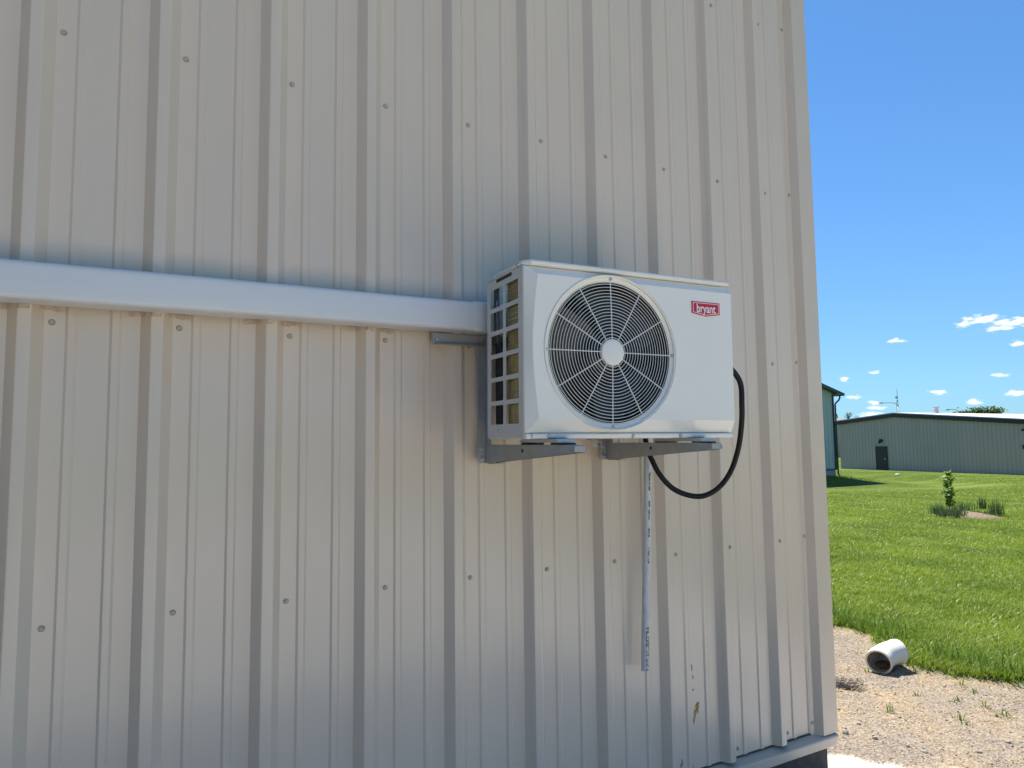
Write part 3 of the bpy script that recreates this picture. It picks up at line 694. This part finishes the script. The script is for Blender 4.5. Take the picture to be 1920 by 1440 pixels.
V, Fc = stones_np(26000, (2.0, 5.1), (-1.6, 4.0), .002, .0085, on_gravel)
gm = mat('gravel_stones', (0.34, 0.30, 0.245), .9, col2=(0.10, 0.085, 0.07), scale=40)
tag(from_np('gravel', V, Fc, gm), 'loose tan and grey gravel covering the strip beside the building', 'gravel', kind='stuff')
V, Fc = stones_np(420, (1.6, 2.8), (-.42, -.0), .008, .03, lambda x, y: x > 0)
tag(from_np('rubble', V, Fc, M['stone']), 'dark stone rubble along the shaded foot of the foundation', 'rubble', kind='stuff')
def blades_np(x, y, z, h, w, lean, n3=2):
    """curved blades: 2 segments, 5 verts, faces as tris"""
    n = len(x); a = rng.uniform(0, 2*PI, n); dx, dy = np.cos(a), np.sin(a); px, py = -dy, dx
    mid = h*.55; l1 = lean*.3; l2 = lean
    P = np.stack([x, y, z], -1); side = np.stack([px, py, np.zeros(n)], -1)*w[:, None]/2
    mm = P+np.stack([dx*l1, dy*l1, mid], -1); tp = P+np.stack([dx*l2, dy*l2, h], -1)
    V = np.stack([P-side, P+side, mm-side*.8, mm+side*.8, tp], 1).reshape(-1, 3)
    tri = np.array([(0, 1, 3), (0, 3, 2), (2, 3, 4)]); Fc = (tri[None]+np.arange(n)[:, None, None]*5).reshape(-1, 3); return V, Fc
# straw litter: thin flat slivers
n = 7000; x = rng.uniform(2.7, 5.0, n); y = rng.uniform(-1.2, 3.5, n); dens = vnoise(x, y, .45, 21); k = on_gravel(x, y) & (rng.random(n) < np.clip((dens-.38)*2.4, 0.03, 1)); x, y = x[k], y[k]; n = len(x)
L = rng.uniform(.02, .10, n); a = rng.normal(.5, .7, n); w = rng.uniform(.0005, .0012, n); z = ground_z(x, y)+.006
dx, dy = np.cos(a)*L/2, np.sin(a)*L/2; ox, oy = -np.sin(a)*w, np.cos(a)*w; dz = rng.uniform(-.004, .006, n)
V = np.stack([np.stack([x-dx-ox, y-dy-oy, z-dz], -1), np.stack([x+dx-ox, y+dy-oy, z+dz], -1), np.stack([x+dx+ox, y+dy+oy, z+dz+.001], -1), np.stack([x-dx+ox, y-dy+oy, z-dz+.001], -1)], 1).reshape(-1, 3)
tag(from_np('straw', V, np.arange(4*n).reshape(-1, 4), M['straw']), 'dry yellow straw scattered over the gravel strip', 'straw', kind='stuff')
# lawn blades, thinning with distance
def wedge(n, d0, d1, m=.12):
    u = rng.random(n); d = d0*(d1/d0)**u                           # log-uniform depth
    px = rng.uniform(1480, 2080, n); t = (px-960)/FPX
    fx, fy = math.sin(YAW), math.cos(YAW); return d*fx+d*t*math.cos(YAW), -CD+d*fy-d*t*math.sin(YAW), d
x, y, d = wedge(430000, 4.3, 62)
def sector(n, a0, a1, d0, d1):                                     # the lawn to either side of the view
    a = np.radians(rng.uniform(a0, a1, n)); d = d0*(d1/d0)**rng.random(n); return d*np.sin(a), -CD+d*np.cos(a), d*.9
for q3 in (sector(120000, 3, 50.6, 5.0, 50), sector(170000, 69.6, 140, 4.3, 50)): x, y, d = (np.concatenate([u_, v_]) for u_, v_ in zip((x, y, d), q3))
k = (lawn_mask(x, y) > .55) & (rng.random(len(x)) < np.clip((60-d)/26, 0, 1)) & ~((x > LB_X-12) & (x < LB_X) & (y > LB_Y)) & ~((x < 2.95) & (y > 0)); x, y, d = x[k], y[k], d[k]; n = len(x)
patch = vnoise(x, y, .5, 31)*.6+vnoise(x, y, .13, 33)*.4
h = (.020+.026*rng.random(n))*(.6+.8*patch)*np.clip(1.15-d*.012, .6, 1.2); w = .0026+.0006*d
V, Fc = blades_np(x, y, ground_z(x, y)-.005, h, w, h*rng.uniform(.2, 1.1, n))
tag(from_np('lawn_grass', V, Fc, M['grass']), 'mown green lawn grass stretching to the far buildings', 'grass', kind='stuff')
# pale dry clippings on the lawn
k = rng.random(n) < .025*(.3+1.4*vnoise(x, y, 1.6, 41)); xs, ys, ds = x[k], y[k], d[k]; n2 = len(xs); hh = .012+.016*rng.random(n2)
V, Fc = blades_np(xs, ys, ground_z(xs, ys)+.012, hh, .003+.0007*ds, hh*2.2)
dry = leaf_mat('dry_clippings', (.36, .34, .14), (.24, .26, .09), sc=4)
tag(from_np('grass_clippings', V, Fc, dry), 'pale dry grass clippings lying across the mown lawn', 'grass', kind='stuff')
# unmown fringe along the gravel
n = 5200; y = rng.uniform(-2.5, 5.5, n); x = lawn_edge(y)+rng.normal(.16, .13, n); cl_ = vnoise(x, y, .22, 51); k = (rng.random(n) < np.clip((cl_-.3)*2.2, .05, 1)) & (lawn_mask(x, y) > .3); x, y = x[k], y[k]; n = len(x)
h = rng.uniform(.05, .17, n)*(.5+.8*vnoise(x, y, .22, 51)); V, Fc = blades_np(x, y, ground_z(x, y)-.005, h, rng.uniform(.004, .009, n), h*rng.uniform(.15, .9, n))
tag(from_np('tall_grass', V, Fc, M['tall_grass']), 'taller unmown grass fringe where the lawn meets the gravel', 'grass', kind='stuff')
def clump(name, P, n, h, spread, w, m, lean=.5, parent=None):
    x = np.clip(rng.normal(0, spread, n), -1.6*spread, 1.6*spread); y = np.clip(rng.normal(0, spread, n), -1.6*spread, 1.6*spread); hh = h*rng.uniform(.5, 1.1, n)
    V, Fc = blades_np(x, y, np.full(n, -.01), hh, np.full(n, w), hh*rng.uniform(.1, lean, n)); o = from_np(name, V, Fc, m, parent); o.location = P; return o
for i, (px, py) in enumerate([(1795, 1265+50), (1802, 1285), (1828, 1300), (1845, 1326), (1870, 1345), (1715, 1262), (1668, 1335), (1720, 1305), (1888, 1345), (1800, 1350), (1812, 1360), (1625, 1260)]):
    P = hit(px, py)
    if lawn_mask(P[0], P[1]) > .5: P = hit(px-40, py+40)
    tag(clump('weed', (P[0], P[1], gz(P[0], P[1])), 9, .055, .014, .006, M['tall_grass'], 1.2), 'small green weed sprouting out of the gravel strip', 'weed', 'weeds in the gravel')
def rock(name, P, s, m, seed, flat=.7):
    bm = bmesh.new(); bmesh.ops.create_icosphere(bm, subdivisions=2, radius=s); rs = random.Random(seed)
    o1, o2 = rs.uniform(0, 9), rs.uniform(0, 9)
    for v in bm.verts:
        q = 1+.22*math.sin(v.co.x/s*2.7+o1)*math.cos(v.co.y/s*2.3+o2)+rs.uniform(-.10, .10); v.co *= q; v.co.z = v.co.z*flat+s*.25
    o = bm_obj(name, bm, m, None, math.radians(30)); o.location = P; return o
for i, (px, py, s) in enumerate([(1585, 1375, .016), (1641, 1386, .013), (1610, 1358, .012), (1735, 1412, .012), (1702, 1400, .010), (1890, 1392, .013), (1836, 1412, .013)]):
    P = hit(px, py); tag(rock('stone', (P[0], P[1], gz(P[0], P[1])), s, M['stone'], i), 'small dark stone lying loose on the tan gravel', 'stone', 'stones on the gravel')

# ------------------------------------------------------------------ planting bed with sapling
bc = hit(1815, 966); bcx, bcy = bc[0], bc[1]
P1, P2 = hit(1754, 969), hit(1880, 976)
ax_ = Vector((P2[0]-P1[0], P2[1]-P1[1], 0)); blen = ax_.length; ax_.normalize(); ay_ = Vector((-ax_.y, ax_.x, 0))
ctr = Vector(((P1[0]+P2[0])/2, (P1[1]+P2[1])/2, 0))+ay_*.42
bm = bmesh.new(); rows = []
for i in range(0, 9):
    q = i/8; rr = []
    for k in range(40):
        a = 2*PI*k/40; wob = 1+.10*math.sin(3*a+.5)+.06*math.sin(5*a)
        p = ctr+ax_*(blen/2*q*wob*math.cos(a))+ay_*(.50*q*wob*math.sin(a)); rr.append(bm.verts.new((p.x, p.y, gz(p.x, p.y)+.10*(1-q**2)+random.uniform(-.012, .02)*(1 if 0 < i < 8 else 0)-(.02 if i == 8 else 0))))
    rows.append(rr)
for a, b in zip(rows[1:], rows[2:]):
    for k in range(40): bm.faces.new((a[k], a[(k+1) % 40], b[(k+1) % 40], b[k]))
cv = bm.verts.new((ctr.x, ctr.y, gz(ctr.x, ctr.y)+.14))
for k in range(40): bm.faces.new((cv, rows[1][k], rows[1][(k+1) % 40]))
for v in rows[0]: bm.verts.remove(v)
bed = tag(bm_obj('planting_bed', bm, M['mulch'], None, PI), 'low oval bed of faded wood mulch in the lawn', 'planting bed')
def bed_pt(px, py):
    P = hit(px, py); return (P[0], P[1], gz(P[0], P[1])+.05)
SP = hit(1781, 963); dS = float(np.dot(SP-_C, _F)); SH = 78/FPX*dS
sap = tag(empty('sapling', (SP[0], SP[1], gz(SP[0], SP[1]))), 'slender young leafy sapling standing in the mulch bed', 'sapling')
bm = bmesh.new(); st = [(0, 0, 0), (.01, .01, SH*.3), (-.012, 0, SH*.6), (.008, .01, SH*.95)]; tube(bm, catmull(st, 5), [.012-.0005*i for i in range(16)], 7)
for k in range(16):
    z = SH*(.22+.72*k/16); a = k*2.4; l = .06+.08*random.random(); tube(bm, [(0, 0, z), (math.cos(a)*l, math.sin(a)*l, z+.04)], .004, 5)
bm_obj('trunk', bm, M['bark'], sap, PI)
def leaves(n, gen, size, m, name, parent, lobes=True):
    Vs = []; Fs = []
    for i in range(n):
        p, s = gen(i); s *= size*random.uniform(.6, 1.25)
        nrm = Vector((random.gauss(0, .5), random.gauss(0, .5), 1)).normalized(); u, v = frame_of(nrm); a = random.uniform(0, 6.3); u, v = u*math.cos(a)+v*math.sin(a), v*math.cos(a)-u*math.sin(a)
        sh = [(0, -.1), (.45, .05), (.35, .35), (.6, .75), (.15, .75), (0, 1.15), (-.15, .75), (-.6, .75), (-.35, .35), (-.45, .05)] if lobes else [(0, 0), (.35, .35), (.25, .8), (0, 1.05), (-.25, .8), (-.35, .35)]
        b0 = len(Vs); c = p+v*(s*.4)-nrm*s*.06; Vs.append(c)
        for (q, r) in sh: Vs.append(p+u*(q*s)+v*(r*s)-nrm*s*(.25*abs(q)))
        for k in range(len(sh)): Fs.append((b0, b0+1+k, b0+1+(k+1) % len(sh)))
    return from_np(name, [tuple(v) for v in Vs], Fs, m, parent)
def sap_gen(i):
    t = random.random(); z = SH*(.20+.78*t); r = (.155 if .3 < t < .92 else .09)*(.75+.4*math.sin(t*17)); a = random.uniform(0, 6.3); q = math.sqrt(random.random())
    return Vector((r*q*math.cos(a), r*q*math.sin(a), z)), 1
leaves(150, sap_gen, .10, M['leaf'], 'crown', sap)
for px, py, n, h, sp_, lab in [(1800, 969, 70, .15, .12, 'short green tuft at the lower rim of the bed beside the sapling'), (1775, 972, 130, .17, .10, 'thick green tuft spilling over the pale edging stones'), (1762, 968, 150, .26, .10, 'spiky green grass tuft at the stony end of the bed'), (1791, 971, 170, .22, .11, 'dense green grass tuft growing beside the sapling'), (1806, 960, 120, .22, .13, 'loose green grass tuft behind the bare mulch'),
        (1842, 957, 70, .34, .05, 'thin upright grass clump rising from the middle of the mulch'), (1826, 968, 50, .12, .12, 'low sparse green weeds creeping over the bare mulch'), (1850, 970, 60, .12, .12, 'low green weeds along the lower rim of the mulch'), (1868, 968, 120, .36, .09, 'tall wispy grey green grass clump at the mulch end of the bed')]:
    tag(clump('grass_clump', bed_pt(px, py), n, h, sp_, .012, M['sedge'], .45), lab, 'grass clump')
for i, (px, py) in enumerate([(1751, 965), (1757, 967), (1764, 968), (1771, 969), (1778, 970)]):
    P = hit(px, py+1); tag(rock('edging_stone', (P[0], P[1], gz(P[0], P[1])), .032+.008*(i % 3), M['pale_stone'], 30+i), 'pale edging stone at the rim of the planting bed', 'stone', 'edging stones of the bed')
P = hit(1683, 891); tag(rock('pale_rock', (P[0], P[1], gz(P[0], P[1])), .15, M['pale_stone'], 77, .5), 'lone pale rock lying out on the open lawn', 'rock')

# ------------------------------------------------------------------ blue-green building
lz = gz(LB_X-1, LB_Y-.2)
lb = tag(empty('green_building', (LB_X, LB_Y, lz)), 'tall blue green metal building with dark eaves on a pale foundation', 'building')
fz = on_y(1560, 880, LB_Y)[2]-lz; ez = on_y(1570, 741, LB_Y)[2]-lz
LW, LD = 11.0, 16.0
ep = on_y(1585, 735, LB_Y-.35); rp = on_y(1537, 713, LB_Y-.35); slope = (rp[2]-ep[2])/(ep[0]-rp[0]); slope = max(.15, min(.6, slope))
def ribbed(name, x0, x1, z0, ztop, m, parent, pitch=BAY, hgt=.032, axis='x', y=0.0):
    """ribbed sheet whose top edge follows ztop(x)"""
    bm = bmesh.new(); pr = []; x = x0
    while x < x1-.02:
        pr += [(x, 0), (x+.15*pitch, 0), (x+.24*pitch, -hgt), (x+.33*pitch, -hgt), (x+.42*pitch, 0)]; x += pitch
    pr.append((x1, 0)); lo, hi = [], []
    for a, b in pr:
        a = min(a, x1); P = (a, y+b) if axis == 'x' else (y+b, a)
        lo.append(bm.verts.new((*P, z0))); hi.append(bm.verts.new((*P, ztop(a))))
    for i in range(len(pr)-1): bm.faces.new((lo[i], lo[i+1], hi[i+1], hi[i]))
    me = bpy.data.meshes.new(name); bm.to_mesh(me); bm.free(); return link(name, me, m, parent)
ztop = lambda x: ez+.30*slope+slope*min(-x, LW+x)
ribbed('gable_wall', -LW, 0, fz, ztop, M['teal'], lb)
box_obj('foundation', (-LW+.03, -.03, .03, LD, -.9, fz+.02), M['lightblock'], lb)
bm = bmesh.new(); v = [bm.verts.new(q) for q in ((0, 0, fz), (0, LD, fz), (0, LD, ez+.1), (0, 0, ez+.1))]; bm.faces.new(v)
v = [bm.verts.new(q) for q in ((-LW, 0, fz), (-LW, LD, fz), (-LW, LD, ez+.1), (-LW, 0, ez+.1))]; bm.faces.new(v)
v = [bm.verts.new(q) for q in ((-LW, LD, fz), (0, LD, fz), (0, LD, ez), (-LW/2, LD, ztop(-LW/2)), (-LW, LD, ez))]; bm.faces.new(v)
bm_obj('side_wall', bm, M['teal'], lb)
OV = .42
bm = bmesh.new()
for sgn in (1, -1):
    xa, xb = (OV, -LW/2) if sgn == 1 else (-LW-OV, -LW/2); za = ztop(0)-slope*OV; zb_ = ztop(-LW/2)
    v = [bm.verts.new(q) for q in ((xa, -.35, za), (xa, LD+.35, za), (xb, LD+.35, zb_), (xb, -.35, zb_))]; w = [bm.verts.new((q.co.x, q.co.y, q.co.z+.16)) for q in v]
    bm.faces.new(v); bm.faces.new(w)
    for i in range(4): bm.faces.new((v[i], v[(i+1) % 4], w[(i+1) % 4], w[i]))
bm_obj('roof', bm, M['teal_trim'], lb)
box_obj('soffit', (-.02, OV-.02, -.33, LD, ez-.0+.02, ez+.05), M['lightblock'], lb)
gut = box_obj('gutter', (OV-.02, OV+.12, -.36, LD, ztop(0)-slope*OV-.02, ztop(0)-slope*OV+.14), M['teal_trim'], lb)
bm = bmesh.new(); zg = ztop(0)-slope*OV
tube(bm, [(OV+.04, -.1, zg), (OV+.04, -.1, zg-.12), (OV-.06, -.1, zg-.26), (.12, -.1, zg-.40), (.03, -.1, zg-.50), (.03, -.09, .06), (.12, -.12, -.02)], .045, 8); bm_obj('downspout', bm, M['teal_trim'], lb, PI)
box_obj('corner_trim', (-.10, .012, -.045, .10, fz, ez+.02), M['teal_trim'], lb)
box_obj('base_trim', (-LW, .0, -.055, -.001, fz-.04, fz+.03), M['teal_trim'], lb)

# ------------------------------------------------------------------ long grey-green building
A = hit(1577, 878.6); FX, FY = float(A[0]), float(A[1]); fzb = gz(FX, FY)
fb = tag(empty('long_metal_building', (FX, FY, fzb)), 'long low grey green metal building with brown door and white roof', 'building')
FWID = 46.0                                          # gable wall runs along -Y from the corner
rp_ = on_x(1676, 776, FX); lp = on_x(1577, 790.5, FX); RY = float(rp_[1])-FY; RZ = float(rp_[2])-fzb; EZ = float(lp[2])-fzb
p9 = on_x(1915, 787.5, FX); s2 = (RZ-(float(p9[2])-fzb))/(RY-(float(p9[1])-FY)); s1 = (RZ-EZ)/(-RY)
ftop = lambda y: (RZ-s1*(y-RY) if y > RY else RZ-s2*(RY-y))
bm = bmesh.new(); pr = []; y = 0.0
while y > -FWID:
    pr += [(y, 0), (y-.05, 0), (y-.078, -.034), (y-.105, -.034), (y-.13, 0)]; y -= BAY
lo = [bm.verts.new((b, a, -.4)) for a, b in pr]; hi = [bm.verts.new((b, a, ftop(a)-.02)) for a, b in pr]
for i in range(len(pr)-1): bm.faces.new((lo[i], lo[i+1], hi[i+1], hi[i]))
bm_obj('gable_wall', bm, M['sage'], fb)
DEP = 30.0
bm = bmesh.new()
for (ya, yb) in ((.25, RY), (RY, -FWID-.25)):
    v = [bm.verts.new(q) for q in ((-.12, ya, ftop(ya)+.02), (DEP, ya, ftop(ya)+.02), (DEP, yb, ftop(yb)+.02), (-.12, yb, ftop(yb)+.02))]; w = [bm.verts.new((q.co.x, q.co.y, q.co.z+.10)) for q in v]
    bm.faces.new(v); bm.faces.new(w)
    for i in range(4): bm.faces.new((v[i], v[(i+1) % 4], w[(i+1) % 4], w[i]))
bm_obj('roof', bm, M['white_roof'], fb)
bm = bmesh.new()
for (ya, yb) in ((.27, RY), (RY, -FWID)):
    v = [bm.verts.new((-.17, yy, ftop(yy)+dz)) for yy, dz in ((ya, -.28), (yb, -.28), (yb, .05), (ya, .05))]; w = [bm.verts.new((-.121, q.co.y, q.co.z)) for q in v]
    bm.faces.new(v); bm.faces.new(w)
    for i in range(4): bm.faces.new((v[i], v[(i+1) % 4], w[(i+1) % 4], w[i]))
bm_obj('rake_trim', bm, M['brown_trim'], fb)
bm = bmesh.new()
for q4 in (((0, 0, -.4), (DEP, 0, -.4), (DEP, 0, EZ), (0, 0, EZ)), ((0, -FWID, -.4), (DEP, -FWID, -.4), (DEP, -FWID, ftop(-FWID)), (0, -FWID, ftop(-FWID))), ((DEP, 0, -.4), (DEP, -FWID, -.4), (DEP, -FWID, ftop(-FWID)), (DEP, RY, RZ), (DEP, 0, EZ))):
    bm.faces.new([bm.verts.new(q) for q in q4])
bm_obj('side_wall', bm, M['sage'], fb)
d0, d1 = on_x(1645.5, 878, FX), on_x(1664.5, 878, FX); dt = on_x(1655, 838.5, FX)[2]-fzb
dy0, dy1 = float(d0[1])-FY, float(d1[1])-FY
dr = box_obj('door', (-.065, -.02, dy1, dy0, -.1, float(dt)), M['door'], fb); fm = M['brown_trim']
bm = bmesh.new(); fr = .07
for b in ((-.075, -.02, dy1-fr, dy1, -.1, float(dt)+fr), (-.075, -.02, dy0, dy0+fr, -.1, float(dt)+fr), (-.075, -.02, dy1, dy0, float(dt), float(dt)+fr)): box(bm, *b)
bm_obj('door_frame', bm, fm, dr)
bm = bmesh.new(); box(bm, -.13, -.065, dy1+.08, dy1+.20, .92, 1.02, bevel=.01); bm_obj('handle', bm, M['galv'], dr)
lp_ = on_x(1652.5, 826, FX); ly, lzz = float(lp_[1])-FY, float(lp_[2])-fzb
bm = bmesh.new(); box(bm, -.10, -.02, ly-.16, ly+.16, lzz-.10, lzz+.12, bevel=.02); lathe(bm, [(.0001, -.0), (.10, 0), (.13, .10), (.0001, .12)], 12); 
for v in bm.verts:
    pass
wl_ = bm_obj('wall_lamp', bm, M['rubber'], fb)
# move the lathed head (around the local origin) out to the lamp
for v in wl_.data.vertices:
    if abs(v.co.y) < .3 and abs(v.co.z) < .3 and abs(ly) > 1: v.co = (v.co.x-.20, v.co.y+ly-.02, v.co.z+lzz-.14)
m9 = on_x(1918, 806, FX); m8 = on_x(1918, 838, FX); my = float(m9[1])-FY
for zc, hh_ in ((float(m9[2])-fzb, .16), (float(m8[2])-fzb, .30)): box_obj('wall_bracket_box', (-.16, -.02, my-.12, my+.05, zc-hh_/2, zc+hh_/2), M['rubber'], fb, bevel=.02)
vx = FX+6.0; vp = on_x(1755.5, 776, vx); vt = on_x(1755.5, 762, vx)
bm = bmesh.new(); vy = float(vp[1])-FY; rz0 = ftop(vy)+.1; zt_ = float(vt[2])-fzb
tube(bm, [(6, vy, rz0-.1), (6, vy, zt_-.22)], .19, 12); tube(bm, [(6, vy, zt_-.22), (6, vy, zt_-.16), (6, vy, zt_-.02), (6, vy, zt_)], [.18, .27, .27, .2], 12); bm_obj('roof_vent', bm, M['galv'], fb, math.radians(40))

# ------------------------------------------------------------------ things beyond
def lamp(px_pole, px_end, py_top, py_arm, dd, lab):
    P = at_depth(px_pole, py_arm, dd); E = at_depth(px_end, py_top, dd); b = gz(P[0], P[1])
    o = tag(empty('street_lamp', (P[0], P[1], b)), lab, 'street lamp', 'street lamps beyond the buildings')
    top = P[2]-b; v = Vector((E[0]-P[0], E[1]-P[1], E[2]-P[2])); bm = bmesh.new()
    tube(bm, [(0, 0, 0), (0, 0, top*.5), (0, 0, top)], [.11, .09, .07], 8); bm_obj('pole', bm, M['galv'], o, PI)
    bm = bmesh.new(); k = Vector((0, 0, top)); tube(bm, catmull([k, k+Vector((v.x*.12, v.y*.12, v.z*.7)), k+Vector((v.x*.4, v.y*.4, v.z*1.0)), k+v], 6), .05, 6); bm_obj('arm', bm, M['galv'], o, PI)
    bm = bmesh.new(); h = k+v; dn = Vector((v.x, v.y, 0)).normalized(); tube(bm, [h-dn*.1, h+dn*.1, h+dn*.55, h+dn*.65], [.05, .11, .10, .03], 8); bm_obj('lamp_head', bm, M['galv'], o, PI)
lamp(1684, 1655, 755.5, 762, 105, 'tall street lamp with curved arm beside the lattice mast')
lamp(1797, 1780, 768, 774, 105, 'street lamp with short curved arm beside the far green tree')
P = at_depth(1681.5, 729, 170); b = gz(P[0], P[1]); mh = P[2]-b
mast = tag(empty('radio_mast', (P[0], P[1], b)), 'thin lattice radio mast rising far behind the long building', 'mast')
bm = bmesh.new(); legs = [(math.cos(a)*.28, math.sin(a)*.28) for a in (0, 2.09, 4.19)]
for lx, ly_ in legs: tube(bm, [(lx, ly_, 0), (lx*.8, ly_*.8, mh*.8)], .045, 5)
z = 0
while z < mh*.8:
    for i in range(3):
        a, c = legs[i], legs[(i+1) % 3]; tube(bm, [(a[0]*.9, a[1]*.9, z), (c[0]*.9, c[1]*.9, z+.6)], .025, 4)
    z += .6
bm_obj('lattice', bm, M['galv'], mast); bm = bmesh.new(); tube(bm, [(0, 0, mh*.78), (0, 0, mh)], [.10, .05], 6); bm_obj('antenna', bm, M['galv'], mast)
box_obj('dish', (-.5, -.1, -.25, .25, mh*.84, mh*.84+.5), M['galv'], mast, bevel=.05)
def tree(name, pxs, ptop, dd, rx, n, lab, m, lsize):
    P = at_depth(pxs, ptop, dd); b = gz(P[0], P[1]); H = P[2]-b
    o = tag(empty(name, (P[0], P[1], b)), lab, 'tree'); bm = bmesh.new()
    tube(bm, [(0, 0, 0), (.1, .1, H*.4), (0, .05, H*.8)], [.28, .20, .06], 8); tips = []
    for k in range(14):
        a = k*2.4; z0 = H*(.35+.4*random.random()); l = rx*random.uniform(.5, .95); e = Vector((math.cos(a)*l, math.sin(a)*l, min(H*.95, z0+H*random.uniform(.12, .3)))); tube(bm, [(0, 0, z0), e*.6+Vector((0, 0, z0*.42)), e], [.09, .05, .02], 5); tips.append(e)
    bm_obj('trunk', bm, M['bark'], o, PI)
    for k in range(10):
        a = random.uniform(0, 6.3); l = rx*math.sqrt(random.random())*.95; tips.append(Vector((math.cos(a)*l, math.sin(a)*l, H*random.uniform(.72, .95))))
    if m is None: return o
    def g(i):
        t = random.choice(tips); s = rx*.22; return t+Vector((random.gauss(0, s), random.gauss(0, s), random.gauss(0, s*.6))), 1
    leaves(n, g, lsize, m, 'crown', o, lobes=False); return o
tree('tree', 1835, 766, 118, 2.6, 3200, 'bushy green tree top showing above the white roof', M['leaf_far'], .42)
tree('tree', 1866, 765, 124, 1.7, 1600, 'green tree with a pointed tuft at the end of the tree group', M['leaf_far'], .42)
tree('tree', 1806, 772, 120, 1.2, 500, 'smallest green tree beside the second street lamp', M['leaf_far'], .36)
for k in range(6):                                  # unseen evergreens added left of the viewpoint to darken the ribs' left flanks
    ex, ey = -3.9+.25*math.sin(k*2.1), -1.3-1.25*k; EH = 4.6+.5*math.sin(k*1.7)
    o = tag(empty('evergreen_tree', (ex, ey, gz(ex, ey))), ['columnar evergreen tree closest to the tan metal wall', 'columnar evergreen tree second out from the tan wall', 'columnar evergreen tree third out from the tan wall', 'columnar evergreen tree fourth out from the tan wall', 'columnar evergreen tree fifth out from the tan wall', 'columnar evergreen tree at the far end of the row from the wall'][k], 'tree', 'evergreen row beside the wall')
    bm = bmesh.new(); tube(bm, [(0, 0, 0), (.03, 0, EH*.5), (0, 0, EH*.95)], [.10, .06, .015], 7); bm_obj('trunk', bm, M['bark'], o, PI)
    def eg(i):
        t = random.random()**1.2; a = random.uniform(0, 6.3); r = .85*(1-t)**.55*math.sqrt(random.uniform(.35, 1)); return Vector((r*math.cos(a), r*math.sin(a), .12+t*(EH-.1))), 1
    leaves(2600, eg, .17, M['leaf_far'], 'crown', o, lobes=False)
P = at_depth(1580, 776, 150); b = gz(P[0], P[1]); H = P[2]-b
bt = tag(empty('bare_tree', (P[0], P[1], b)), 'leafless tree far off between the two metal buildings', 'tree')
bm = bmesh.new()
def branch(p, d, l, r, dep):
    e = p+d*l; tube(bm, [p, p+d*l*.5+Vector((random.uniform(-.05, .05)*l, 0, 0)), e], [r, r*.8, r*.6], 5, cap=False)
    if dep:
        for k in range(3):
            nd = (d+Vector((random.uniform(-.7, .7), random.uniform(-.7, .7), random.uniform(-.1, .4)))).normalized(); branch(e, nd, l*.66, r*.58, dep-1)
branch(Vector((0, 0, 0)), Vector((0, 0, 1)), H*.42, .22, 4); bm_obj('trunk', bm, M['bark'], bt)
# low shed far behind
P = at_depth(1560, 783.5, 112); b = gz(P[0], P[1]); q = at_depth(1609, 784, 112)
sh = tag(empty('far_shed', (P[0], P[1], b)), 'far low grey roofed shed between the two metal buildings', 'shed'); hh = P[2]-b; L = math.hypot(q[0]-P[0], q[1]-P[1])
sh.rotation_euler = (0, 0, math.atan2(q[1]-P[1], q[0]-P[0]))
box_obj('wall', (0, L-.3, 0, 8, -.5, hh-.6), M['sage'], sh)
bm = bmesh.new(); v = [bm.verts.new(c) for c in ((-.4, -.4, hh-.75), (L, -.4, hh-.75), (L-.4, 4, hh), (0, 4, hh))]; bm.faces.new(v); v2 = [bm.verts.new(c) for c in ((-.4, 8.4, hh-.75), (L, 8.4, hh-.75), (L-.4, 4.01, hh), (0, 4.01, hh))]; bm.faces.new(v2)
bm_obj('roof', bm, mat('grey_shingle', (.22, .18, .16), .8), sh)
